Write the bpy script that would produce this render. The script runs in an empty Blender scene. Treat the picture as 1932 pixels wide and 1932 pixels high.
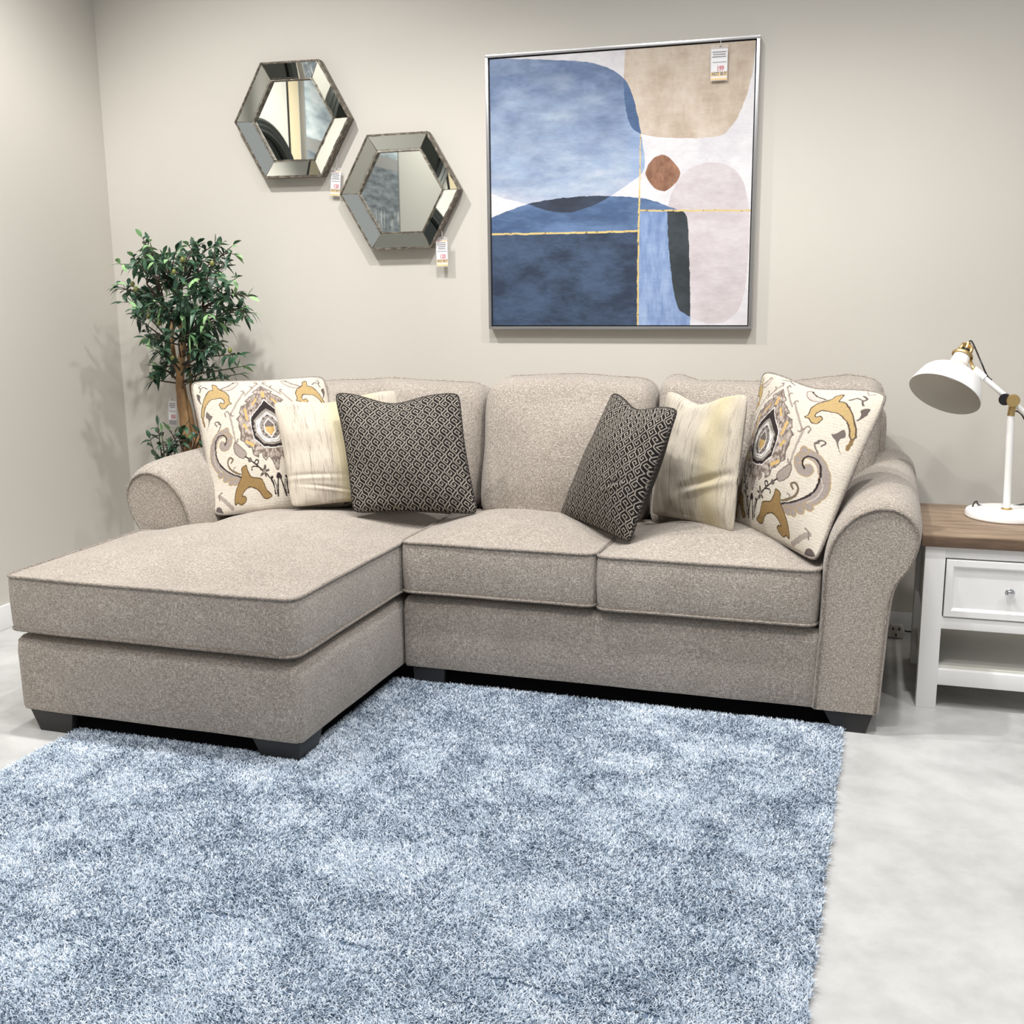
import bpy, bmesh, math, random
import numpy as np
from mathutils import Vector, noise, Matrix
random.seed(7); rng = np.random.default_rng(11)
SC = bpy.context.scene
COL = SC.collection
PI = math.pi

# ------------------------------------------------------------------ camera
CAMP = np.array([1.2273, -4.753, 1.4331]); YAW, PITCH, ROLL, FPX = 0.3016, -0.199, -0.0106, 2107.68
def _basis(y, p, r):
    cy, sy = math.cos(y), math.sin(y); cp, sp = math.cos(p), math.sin(p); cr, sr = math.cos(r), math.sin(r)
    fwd = np.array([-sy*cp, cy*cp, sp]); right = np.array([cy, sy, 0.0]); up = np.cross(right, fwd)
    return right*cr+up*sr, -right*sr+up*cr, fwd
CR, CU, CF = _basis(YAW, PITCH, ROLL)
cam_d = bpy.data.cameras.new('camera'); cam = bpy.data.objects.new('camera', cam_d); COL.objects.link(cam)
cam_d.sensor_width = 36; cam_d.lens = FPX/1932*36; cam_d.clip_start = .05; cam_d.clip_end = 60
M = Matrix.Identity(4)
for i in range(3):
    M[i][0] = CR[i]; M[i][1] = CU[i]; M[i][2] = -CF[i]; M[i][3] = CAMP[i]
cam.matrix_world = M
SC.camera = cam

# sofa frame: u along the sofa, v towards the wall, origin at its front left corner
TH = -0.0193; SO = np.array([-1.3782, -1.0, 0]); CT, ST = math.cos(TH), math.sin(TH)
EX = np.array([CT, ST, 0]); EY = np.array([-ST, CT, 0])
def at(px, py, ax, val, frame='w'):
    """measured photo point -> point on the plane coordinate[ax] == val"""
    d = CF + CR*(px-966)/FPX + CU*(966-py)/FPX
    if frame == 'w': n = np.eye(3)[ax]; o = np.zeros(3)
    else: n = [EX, EY, np.array([0, 0, 1.])][ax]; o = SO
    t = (val-(CAMP-o)@n)/(d@n); P = CAMP+d*t
    if frame == 's': P = P-SO; P = np.array([P@EX, P@EY, P[2]])
    return P

# ------------------------------------------------------------------ helpers
def link(name, me, mat=None, parent=None, kind=None):
    o = bpy.data.objects.new(name, me); COL.objects.link(o)
    if mat is not None and me is not None:
        for m in (mat if isinstance(mat, (list, tuple)) else [mat]): me.materials.append(m)
    if parent is not None: o.parent = parent
    if kind: o['kind'] = kind
    return o
def empty(name, loc=(0, 0, 0), rz=0):
    o = bpy.data.objects.new(name, None); COL.objects.link(o); o.location = loc; o.rotation_euler = (0, 0, rz)
    o.empty_display_size = .05
    return o
def tag(o, label, cat, group=None):
    o['label'] = label; o['category'] = cat
    if group: o['group'] = group
    return o
def mesh(verts, faces, smooth=True, angle=None):
    me = bpy.data.meshes.new('m'); me.from_pydata([tuple(v) for v in verts], [], faces); me.update()
    bm = bmesh.new(); bm.from_mesh(me); bmesh.ops.recalc_face_normals(bm, faces=bm.faces); bm.to_mesh(me); bm.free()
    if smooth: me.polygons.foreach_set('use_smooth', [True]*len(me.polygons))
    if angle: me.set_sharp_from_angle(angle=math.radians(angle))
    return me
def bmdone(bm, bevel=0, seg=2, smooth=True, angle=35):
    if bevel: bmesh.ops.bevel(bm, geom=bm.edges[:], offset=bevel, segments=seg, affect='EDGES', profile=.6, clamp_overlap=True)
    bmesh.ops.recalc_face_normals(bm, faces=bm.faces)
    me = bpy.data.meshes.new('m'); bm.to_mesh(me); bm.free()
    if smooth:
        me.polygons.foreach_set('use_smooth', [True]*len(me.polygons)); me.set_sharp_from_angle(angle=math.radians(angle))
    return me
def hexa(bm, b, t):
    """b,t: four bottom and four top points"""
    v = [bm.verts.new(tuple(p)) for p in list(b)+list(t)]
    for f in ((3, 2, 1, 0), (4, 5, 6, 7), (0, 1, 5, 4), (1, 2, 6, 5), (2, 3, 7, 6), (3, 0, 4, 7)): bm.faces.new([v[i] for i in f])
def box(bm, x0, x1, y0, y1, z0, z1):
    hexa(bm, [(x0, y0, z0), (x1, y0, z0), (x1, y1, z0), (x0, y1, z0)], [(x0, y0, z1), (x1, y0, z1), (x1, y1, z1), (x0, y1, z1)])
def boxmesh(x0, x1, y0, y1, z0, z1, bevel=.003):
    bm = bmesh.new(); box(bm, x0, x1, y0, y1, z0, z1); return bmdone(bm, bevel)
def catmull(P, n=6, closed=False):
    P = [np.array(p, float) for p in P]; out = []; N = len(P)
    rngi = range(N if closed else N-1)
    for i in rngi:
        g = (lambda k: P[k % N]) if closed else (lambda k: P[min(max(k, 0), N-1)])
        a, b, c, d = g(i-1), g(i), g(i+1), g(i+2)
        for k in range(n):
            t = k/n
            out.append(.5*((2*b)+(-a+c)*t+(2*a-5*b+4*c-d)*t*t+(-a+3*b-3*c+d)*t**3))
    if not closed: out.append(P[-1])
    return out
def tube(P, r, seg=8, closed=False, caps=True):
    P = [np.array(p, float) for p in P]; N = len(P); V = []; F = []
    rr = r if hasattr(r, '__len__') else [r]*N
    prev = None
    for i in range(N):
        if closed: t = P[(i+1) % N]-P[i-1]
        else: t = P[min(i+1, N-1)]-P[max(i-1, 0)]
        t = t/(np.linalg.norm(t)+1e-12)
        if prev is None:
            a = np.array([0, 0, 1.]) if abs(t[2]) < .9 else np.array([1., 0, 0])
            nrm = np.cross(t, a)
        else: nrm = prev-t*(prev@t)
        nrm = nrm/(np.linalg.norm(nrm)+1e-12); prev = nrm; b = np.cross(t, nrm)
        for k in range(seg):
            an = 2*PI*k/seg; V.append(P[i]+rr[i]*(nrm*math.cos(an)+b*math.sin(an)))
    for i in range(N if closed else N-1):
        j = (i+1) % N
        for k in range(seg):
            l = (k+1) % seg; F.append((i*seg+k, i*seg+l, j*seg+l, j*seg+k))
    if not closed and caps:
        F.append(tuple(range(seg-1, -1, -1))); F.append(tuple((N-1)*seg+k for k in range(seg)))
    return V, F
def merge(parts):
    V = []; F = []
    for v, f in parts:
        o = len(V); V += list(v); F += [tuple(i+o for i in q) for q in f]
    return V, F
def lathe(prof, origin, axis, seg=40):
    """prof: (radius, distance along the axis)"""
    ax = np.array(axis, float); ax /= np.linalg.norm(ax)
    a = np.array([0, 0, 1.]) if abs(ax[2]) < .9 else np.array([1., 0, 0])
    n = np.cross(ax, a); n /= np.linalg.norm(n); b = np.cross(ax, n); V = []; F = []
    for r, h in prof:
        for k in range(seg):
            an = 2*PI*k/seg; V.append(np.array(origin)+ax*h+max(r, 1e-5)*(n*math.cos(an)+b*math.sin(an)))
    for i in range(len(prof)-1):
        for k in range(seg):
            l = (k+1) % seg; F.append((i*seg+k, i*seg+l, (i+1)*seg+l, (i+1)*seg+k))
    return V, F
def nz(x, y, z, s=1.0): return noise.noise(Vector((x*s, y*s, z*s)))

# ------------------------------------------------------------------ materials
def newmat(name, rough=.6, col=(.8, .8, .8), metal=0, spec=.5):
    m = bpy.data.materials.new(name); m.use_nodes = True; nt = m.node_tree; b = nt.nodes['Principled BSDF']
    b.inputs['Base Color'].default_value = (*col, 1); b.inputs['Roughness'].default_value = rough
    b.inputs['Metallic'].default_value = metal; b.inputs['Specular IOR Level'].default_value = spec
    return m, nt, b
def srgb(r, g, b):
    f = lambda c: (c/255/12.92) if c/255 <= .04045 else ((c/255+.055)/1.055)**2.4
    return (f(r), f(g), f(b))
def nnode(nt, kind, **kw):
    n = nt.nodes.new(kind)
    for k, v in kw.items():
        if k.startswith('i_'):
            n.inputs[int(k[2:]) if k[2:].isdigit() else k[2:].replace('_', ' ')].default_value = v
        else: setattr(n, k, v)
    return n
def coords(nt, scale=(1, 1, 1), src='Object'):
    tc = nnode(nt, 'ShaderNodeTexCoord'); mp = nnode(nt, 'ShaderNodeMapping'); mp.inputs['Scale'].default_value = scale
    nt.links.new(tc.outputs[src], mp.inputs['Vector']); return mp.outputs['Vector']
def noisetex(nt, vec, scale, detail=2, rough=.5):
    n = nnode(nt, 'ShaderNodeTexNoise'); n.inputs['Scale'].default_value = scale; n.inputs['Detail'].default_value = detail
    n.inputs['Roughness'].default_value = rough; nt.links.new(vec, n.inputs['Vector']); return n.outputs['Fac']
def ramp(nt, fac, stops):
    r = nnode(nt, 'ShaderNodeValToRGB'); e = r.color_ramp.elements
    while len(e) < len(stops): e.new(.5)
    for q, (p, c) in zip(e, stops): q.position = p; q.color = (*c, 1)
    nt.links.new(fac, r.inputs['Fac']); return r.outputs['Color']
def math_(nt, op, a, b=None):
    n = nnode(nt, 'ShaderNodeMath', operation=op)
    for i, x in enumerate((a, b)):
        if x is None: continue
        if isinstance(x, (int, float)): n.inputs[i].default_value = x
        else: nt.links.new(x, n.inputs[i])
    return n.outputs[0]
def mixc(nt, fac, a, b, mode='MIX'):
    n = nnode(nt, 'ShaderNodeMix', data_type='RGBA', blend_type=mode)
    for i, x in ((0, fac), (6, a), (7, b)):
        if isinstance(x, (int, float)): n.inputs[i].default_value = x
        elif isinstance(x, tuple): n.inputs[i].default_value = (*x, 1)
        else: nt.links.new(x, n.inputs[i])
    return n.outputs[2]
def bump(nt, b, h, strength=.3, dist=.002):
    n = nnode(nt, 'ShaderNodeBump'); n.inputs['Strength'].default_value = strength; n.inputs['Distance'].default_value = dist
    nt.links.new(h, n.inputs['Height']); nt.links.new(n.outputs['Normal'], b.inputs['Normal'])

def fabric(name, dark, light, contrast=1.0):
    m, nt, b = newmat(name, .95, spec=.15)
    t = [noisetex(nt, coords(nt, s), 1, 1.5, .6) for s in ((95, 430, 430), (430, 430, 95), (430, 95, 430))]
    mx = math_(nt, 'MAXIMUM', math_(nt, 'MAXIMUM', t[0], t[1]), t[2])
    mn = math_(nt, 'MINIMUM', math_(nt, 'MINIMUM', t[0], t[1]), t[2])
    f = math_(nt, 'ADD', math_(nt, 'MULTIPLY', mx, .85), math_(nt, 'MULTIPLY', mn, .15))
    big = noisetex(nt, coords(nt), 6, 3)
    f = math_(nt, 'ADD', f, math_(nt, 'MULTIPLY', math_(nt, 'SUBTRACT', big, .5), .07))
    c = ramp(nt, f, [(.48, dark), (.575, tuple(a*.55+b_*.45 for a, b_ in zip(dark, light))), (.68, light)])
    nt.links.new(c, b.inputs['Base Color'])
    bump(nt, b, f, .9, .004)
    b.inputs['Sheen Weight'].default_value = .25; b.inputs['Sheen Roughness'].default_value = .5
    return m
SOFA = fabric('taupe_tweed', srgb(134, 124, 114), srgb(206, 197, 187))
PIPE = fabric('taupe_piping', srgb(104, 95, 87), srgb(184, 174, 163))  # sofa tweed toned darker, shading painted into the piping colour
BACKING = fabric('taupe_backing', srgb(112, 104, 98), srgb(178, 168, 158))

def plain(name, c, rough=.5, metal=0, spec=.5): return newmat(name, rough, srgb(*c), metal, spec)[0]
BLACKWOOD = plain('black_foot', (34, 33, 34), .45)
WHITEPAINT = plain('white_paint', (240, 240, 240), .4)
LAMPWHITE = plain('white_enamel', (244, 244, 243), .28)
BRASS = plain('brushed_brass', (212, 184, 130), .38, 1)
BLACKPLAS = plain('black_plastic', (22, 22, 24), .4)
CHROME = plain('polished_chrome', (225, 225, 228), .12, 1)
MIRROR = plain('mirror_silver', (236, 240, 234), .015, 1)
ALU = plain('brushed_aluminium', (190, 190, 192), .3, 1)
CARD = plain('white_card', (244, 244, 248), .5)
SHELFG = plain('shelf_paint', (205, 204, 196), .5)
def mottled(name, stops, scale, rough=.6, metal=0, detail=5, sc=(1, 1, 1), bmp=0):
    m, nt, b = newmat(name, rough, metal=metal); f = noisetex(nt, coords(nt, sc), scale, detail, .6)
    nt.links.new(ramp(nt, f, [(p, srgb(*c)) for p, c in stops]), b.inputs['Base Color'])
    if bmp: bump(nt, b, f, bmp, .004)
    return m
PEWTER = mottled('distressed_pewter', [(.3, (56, 50, 44)), (.52, (112, 103, 92)), (.72, (172, 164, 150))], 60, .45, .4)
BARK = mottled('bark', [(.3, (112, 82, 56)), (.5, (168, 132, 92)), (.7, (208, 176, 132))], 18, .8, 0, 6, (1, 1, .25), .6)
WALLM = mottled('wall_paint', [(.3, (200, 196, 188)), (.7, (205, 201, 193))], .8, .85)
WALLM.node_tree.nodes['Principled BSDF'].inputs['Specular IOR Level'].default_value = .15
TABLETOP = mottled('oak_top', [(.25, (112, 92, 75)), (.5, (142, 121, 101)), (.75, (168, 147, 124))], 4, .5, 0, 6, (1.2, 7, 7), .15)
def floormat():
    m, nt, b = newmat('pale_floor', .38)
    f = noisetex(nt, coords(nt), 2.2, 8, .62); g = noisetex(nt, coords(nt, (1, 1, 1)), 9, 6, .6)
    c = mixc(nt, .4, ramp(nt, f, [(.35, srgb(176, 176, 175)), (.62, srgb(204, 204, 203))]), ramp(nt, g, [(.35, srgb(172, 172, 171)), (.6, srgb(206, 206, 205))]))
    br = nnode(nt, 'ShaderNodeTexBrick'); br.inputs['Scale'].default_value = 1; br.inputs['Brick Width'].default_value = 1.8; br.inputs['Row Height'].default_value = .9
    br.inputs['Mortar Size'].default_value = .0035; br.offset = 0
    nt.links.new(coords(nt), br.inputs['Vector'])
    c = mixc(nt, math_(nt, 'MULTIPLY', br.outputs['Fac'], .12), c, srgb(170, 170, 168))
    nt.links.new(c, b.inputs['Base Color']); return m
FLOOR = floormat()
def colattr(name, rough=.9, metal=0, ribs=None, fuzz=None):
    m, nt, b = newmat(name, rough, spec=.2)
    a = nnode(nt, 'ShaderNodeVertexColor', layer_name='Col'); c = a.outputs['Color']
    if fuzz:
        f = noisetex(nt, coords(nt), fuzz[0], 3, .6)
        c = mixc(nt, fuzz[1], c, ramp(nt, f, [(.35, (.12, .12, .12)), (.65, (.9, .9, .9))]), 'OVERLAY')
    nt.links.new(c, b.inputs['Base Color'])
    if ribs:
        h = noisetex(nt, coords(nt, ribs), 1, 2, .6); bump(nt, b, h, .35, .003)
    return m

# ------------------------------------------------------------------ room
def struct(name, me, mat): return link(name, me, mat, kind='structure')
LX = -2.27
struct('floor', boxmesh(LX-.1, 6.5, -8.1, .1, -.1, 0, 0), FLOOR)
struct('wall_back', boxmesh(LX-.1, 6.5, 0, .1, 0, 3.7, 0), WALLM)
struct('wall_left', boxmesh(LX-.1, LX, -8, 0, 0, 3.7, 0), WALLM)
struct('wall_front', boxmesh(LX-.1, 6.5, -8.1, -8, 0, 3.7, 0), WALLM)
struct('baseboard_back', boxmesh(LX, 6.5, -.015, -.0005, 0, .09, .004), WHITEPAINT)
struct('baseboard_left', boxmesh(LX+.0005, LX+.015, -8, -.016, 0, .105, .004), WHITEPAINT)

# ------------------------------------------------------------------ sofa
sofa = empty('sectional_sofa', tuple(SO), TH)
tag(sofa, 'taupe tweed sectional sofa with a left chaise, rolled arms and black block feet', 'sofa')

def rpoly(V, rad, step=.03):
    """polygon with rounded corners"""
    n = len(V); out = []; rad = rad if hasattr(rad, '__len__') else [rad]*n; ent = []
    for i in range(n):
        p = np.array(V[i], float); a = np.array(V[i-1], float); c = np.array(V[(i+1) % n], float)
        d1 = (a-p)/np.linalg.norm(a-p); d2 = (c-p)/np.linalg.norm(c-p); r = rad[i]
        ang = math.acos(max(-1, min(1, d1@d2))); L = r/math.tan(ang/2)
        s = p+d1*L; e = p+d2*L
        ent.append([(1-t)**2*s+2*t*(1-t)*p+t*t*e for t in np.linspace(0, 1, 7)])
    for i in range(n):
        out += ent[i]; e = ent[i][-1]; s = ent[(i+1) % n][0]; L = np.linalg.norm(s-e); k = int(L/step)
        out += [e+(s-e)*j/(k) for j in range(1, k)] if k > 1 else []
    return out
def cnormals(C):
    N = len(C); o = []
    for i in range(N):
        t = C[(i+1) % N]-C[i-1]; t = t/(np.linalg.norm(t)+1e-9); o.append(np.array([t[1], -t[0]]))
    return o   # outward for CCW
def solid(C, rows, mp, dome0, dome1, center=None, rings=12, p=2.4, wob=.0, seed=0):
    """C: CCW contour; rows: (c, inset); mp: (a,b,c)->xyz ; dome0/1: cap crowns"""
    N = len(C); nr = cnormals(C); cen = np.array(center if center is not None else np.mean(C, axis=0)); A_ = np.array(C); bc = (A_.max(0)+A_.min(0))/2; bh = (A_.max(0)-A_.min(0))/2; V = []; F = []; rowsidx = []
    def add(pts):
        i0 = len(V); V.extend(mp(*q) for q in pts); rowsidx.append(i0)
    def ringpts(c, inset, k, dome):
        out = []
        for i in range(N):
            q = C[i]-nr[i]*inset
            w = wob*nz(q[0]*5+seed, q[1]*5, c*4) if wob else 0
            q = q+nr[i]*w; q = cen+(q-cen)*k
            ha = min(1, abs(q[0]-bc[0])/bh[0]); hb = min(1, abs(q[1]-bc[1])/bh[1])
            cc = c+dome*((1-ha**p)*(1-hb**p))*(1-k**4)
            if wob and k < .99: cc += wob*1.2*nz(q[0]*4+seed*3, q[1]*4, 1.7)*min(1, (1-k)*5)
            out.append((q[0], q[1], cc))
        return out
    ks = [1-(j/rings)**1.15 if False else 1-j/rings for j in range(1, rings)]
    for k in reversed(ks): add(ringpts(rows[0][0], rows[0][1], k, dome0))
    for c, ins in rows: add(ringpts(c, ins, 1, 0))
    for k in ks: add(ringpts(rows[-1][0], rows[-1][1], k, dome1))
    for a, b in zip(rowsidx[:-1], rowsidx[1:]):
        for i in range(N):
            j = (i+1) % N; F.append((a+i, a+j, b+j, b+i))
    V.append(mp(cen[0], cen[1], rows[0][0]+dome0)); ci = len(V)-1
    F += [(ci, rowsidx[0]+(i+1) % N, rowsidx[0]+i) for i in range(N)]
    V.append(mp(cen[0], cen[1], rows[-1][0]+dome1)); ci = len(V)-1
    F += [(ci, rowsidx[-1]+i, rowsidx[-1]+(i+1) % N) for i in range(N)]
    return V, F
up = lambda a, b, c: (a, b, c)
def loop3(C, c, mp, off=0, wob=0, seed=0):
    nr = cnormals(C); o = []
    for i in range(len(C)):
        q = C[i]+nr[i]*off; w = wob*nz(C[i][0]*5+seed, C[i][1]*5, c*4) if wob else 0
        q = q+nr[i]*w; o.append(mp(q[0], q[1], c))
    return o
def seat_cushion(poly, rad, z0, z1, crown, center, name='seat_cushion', seed=0, bulge=.006):
    C = rpoly(poly, rad); wob = .007
    rows = [(z0, 0), (z0+.02, -bulge*.6), ((z0+z1)/2, -bulge), (z1-.02, -bulge*.6), (z1, 0)]
    o = link(name, mesh(*solid(C, rows, up, -.016, crown, center, wob=wob, seed=seed, p=2.6), angle=60), SOFA, sofa)
    for z in (z0, z1):
        v, f = tube(loop3(C, z, up, .002, wob, seed), .0052, 6, closed=True)
        link('piping', mesh(v, f), PIPE, o)
    return o
V1, V2 = -.109, -.870
# bases
def base(poly, rad, z0, z1, name):
    C = rpoly(poly, rad)
    rows = [(z0, .004), (z0+.012, 0), (z1-.05, 0), (z1-.015, .004), (z1, .02)]
    return link(name, mesh(*solid(C, rows, up, 0, .002, wob=.004, seed=5), angle=60), SOFA, sofa)
base([(0, V2), (1.052, V2), (1.052, .86), (0, .86)], [.03, .03, .02, .02], .07, .322, 'chaise_base')
base([(1.06, V1), (2.53, V1), (2.53, .86), (1.06, .86)], [.015, .01, .02, .02], .07, .335, 'seat_base')
# seat cushions
seat_cushion([(-.008, V2-.012), (1.052, V2-.012), (1.052, .5), (.205, .5), (.205, -.15), (-.008, -.15)], [.045, .05, .05, .05, .03, .04], .35, .527, .062, (.57, -.2), 'chaise_cushion', 2)
seat_cushion([(1.064, V1-.02), (1.782, V1-.02), (1.782, .5), (1.064, .5)], [.05]*4, .36, .54, .060, (1.42, .15), seed=9)
seat_cushion([(1.788, V1-.02), (2.515, V1-.02), (2.515, .5), (1.788, .5)], [.05]*4, .353, .535, .062, (2.15, .15), seed=14)
# back cushions
def back_cushion(poly, rad, seed, lean=.25, v0=.44, D=.26, dome=.05):
    C = rpoly(poly, rad, .025)
    def mp(a, b, c):
        return (a, v0+D-c*1.0+(b-.56)*lean, b)
    rows = [(0, .03), (.02, .012), (.06, .002), (D*.5, -.004), (D-.07, .0), (D-.04, .004), (D-.018, .012), (D-.004, .026), (D+.004, .040)]
    nrm = solid(C, rows, mp, -.01, dome, wob=.012, seed=seed, rings=14, p=2.2)
    o = link('back_cushion', mesh(*nrm), SOFA, sofa)
    v, f = tube(loop3(C, D*.42, mp, .004, .012, seed), .0045, 6, closed=True)
    link('piping', mesh(v, f), SOFA, o)
    return o
back_cushion([(.09, .515), (1.125, .515), (1.135, 1.035), (.9, 1.05), (.5, 1.045), (.08, 1.02)], [.075, .075, .10, .2, .2, .11], 1)
back_cushion([(1.15, .515), (1.82, .515), (1.845, 1.06), (1.6, 1.075), (1.4, 1.078), (1.145, 1.065)], [.075, .075, .10, .2, .12, .10], 2)
back_cushion([(1.84, .515), (2.64, .515), (2.685, 1.075), (2.56, 1.088), (2.3, 1.065), (2.0, 1.065), (1.92, 1.085), (1.855, 1.08)], [.075, .075, .08, .10, .2, .1, .05, .06], 3)
# back frame
C = rpoly([(.03, .07), (2.70, .07), (2.70, .97), (.03, .97)], [.02, .02, .08, .08], .05)
link('back_frame', mesh(*solid(C, [(0, .02), (.03, 0), (.12, 0), (.15, .02)], lambda a, b, c: (a, .955-c+(b-.6)*.06*(b > .6), b), 0, 0), angle=50), SOFA, sofa)
# arms
PAN = [(2.521, .075), (2.526, .22), (2.533, .357), (2.535, .47), (2.537, .545), (2.548, .608), (2.573, .662), (2.62, .714), (2.68, .742), (2.731, .743), (2.775, .722), (2.801, .684), (2.806, .645), (2.795, .593), (2.774, .55), (2.747, .51), (2.733, .465), (2.724, .374), (2.718, .261), (2.709, .075)]
PANS = catmull(PAN, 3)
def arm(mirror):
    mx = (lambda u: 2.722-u) if mirror else (lambda u: u)
    P = PANS; n = len(P); rings = []
    def offs(d, lift):
        o = []
        for i, p in enumerate(P):
            t = P[min(i+1, n-1)]-P[max(i-1, 0)]; t = t/np.linalg.norm(t); nr = np.array([-t[1], t[0]])
            q = p+nr*d; q[1] = max(q[1], .07) + lift*min(1, max(0, (p[1]-.5)/.2))
            if i in (0, n-1): q[1] = .07
            o.append(q)
        return o
    V = []; F = []
    spec = [(V1-.012, -.004, 0), (V1-.012, 0, 0), (V1-.004, .007, .008), (V1+.02, .011, .017), (V1+.06, .013, .024), (V1+.15, .013, .03), (.2, .013, .032), (.45, .013, .034), (.7, .013, .034), (.93, .013, .034), (.955, .0, .02)]
    for v, d, l in spec:
        for q in offs(d, l):
            w = .004*nz(q[0]*4, v*5, q[1]*5)
            V.append((mx(q[0]), v, q[1]+w*(q[1] > .2)))
    for r in range(len(spec)-1):
        for i in range(n-1): F.append((r*n+i, r*n+i+1, (r+1)*n+i+1, (r+1)*n+i))
        F.append((r*n+n-1, r*n, (r+1)*n, (r+1)*n+n-1))
    F.append(tuple(range(n))); F.append(tuple((len(spec)-1)*n+i for i in range(n)))
    o = link('arm', mesh(V, F, angle=55), SOFA, sofa)
    v, f = tube([(mx(p[0]), V1-.013, p[1]) for p in P], .0052, 6)
    link('piping', mesh(v, f), PIPE, o)
arm(False); arm(True)
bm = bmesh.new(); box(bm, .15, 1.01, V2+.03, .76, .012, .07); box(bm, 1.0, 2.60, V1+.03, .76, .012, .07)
link('under_sofa_shade', bmdone(bm, smooth=False), plain('under_shade_black', (9, 9, 11), .95, 0, .05), sofa)  # black boxes added under the sofa to stand in for its shadow
# feet (tapered black blocks)
def foot(x0, x1, y0, y1, tl, tr, tf=.0, tb=.0, zb=.0):
    bm = bmesh.new()
    hexa(bm, [(x0+tl, y0+tf, zb), (x1-tr, y0+tf, zb), (x1-tr, y1-tb, zb), (x0+tl, y1-tb, zb)], [(x0, y0, .073), (x1, y0, .073), (x1, y1, .073), (x0, y1, .073)])
    link('foot', bmdone(bm, .003), BLACKWOOD, sofa)
foot(.035, .205, V2+.004, V2+.16, .035, .01)
foot(.875, 1.042, V2+.006, V2+.16, .03, .004, 0, .03, .012)
foot(1.088, 1.215, V1+.01, V1+.15, .006, .004, 0, 0, .012)
foot(2.545, 2.705, V1+.0, V1+.15, .04, .022)
foot(.035, .205, .78, .93, .03, .03); foot(2.54, 2.70, .78, .93, .03, .03)

# ------------------------------------------------------------------ pillow machinery
def seg_dist(X, Y, P):
    d = np.full(X.shape, 1e9)
    for (x0, y0), (x1, y1) in zip(P[:-1], P[1:]):
        dx, dy = x1-x0, y1-y0; L = dx*dx+dy*dy+1e-12
        t = np.clip(((X-x0)*dx+(Y-y0)*dy)/L, 0, 1)
        d = np.minimum(d, np.hypot(X-x0-t*dx, Y-y0-t*dy))
    return d
def inpoly(X, Y, P):
    ins = np.zeros(X.shape, bool); n = len(P)
    for i in range(n):
        x0, y0 = P[i]; x1, y1 = P[(i+1) % n]
        if y0 == y1: continue
        c = ((y0 > Y) != (y1 > Y)) & (X < (x1-x0)*(Y-y0)/(y1-y0)+x0); ins ^= c
    return ins
def smooth(P, closed=True, n=5): return [tuple(p) for p in catmull(P, n, closed)]
def vnoise(X, Y, seed):
    """cheap value noise on arrays"""
    r = np.random.default_rng(seed); G = r.random((64, 64))
    x = np.mod(X, 64); y = np.mod(Y, 64); xi = x.astype(int); yi = y.astype(int); fx = x-xi; fy = y-yi
    fx = fx*fx*(3-2*fx); fy = fy*fy*(3-2*fy)
    a = G[yi % 64, xi % 64]; b = G[yi % 64, (xi+1) % 64]; c = G[(yi+1) % 64, xi % 64]; d = G[(yi+1) % 64, (xi+1) % 64]
    return (a*(1-fx)+b*fx)*(1-fy)+(c*(1-fx)+d*fx)*fy
def lin(c): return np.array(srgb(*c))
def paint(img, mask, c): img[mask] = lin(c)

def key_pattern(S, T):
    """greek key brocade, S,T in 0..1"""
    n = 10.2; U = S*n; Vv = T*n*1.0
    U = U-.117*Vv
    U = np.mod(U, 1); Vv = np.mod(Vv, 1)
    A = [(-.03, -.08), (.04, 0), (-.10, .17), (-.35, -.02), (-.03, -.33), (.37, 0), (.02, .34), (0, .55), (.02, .67)]
    B = [(-.49, .54), (-.40, .45), (-.62, .28), (-.80, .46), (-.42, .78), (-.09, .45), (-.50, .03), (-.52, -.14), (-.42, -.22)]
    d = np.full(U.shape, 9.)
    for ox in (-1, 0, 1, 2):
        for oy in (-1, 0, 1, 2):
            for P in (A, B):
                d = np.minimum(d, seg_dist(U-ox, Vv-oy, P))
    k = np.clip((.042-d)/.016, 0, 1)[..., None]
    return lin((27, 25, 24))*(1-k)+lin((158, 150, 140))*k

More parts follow.
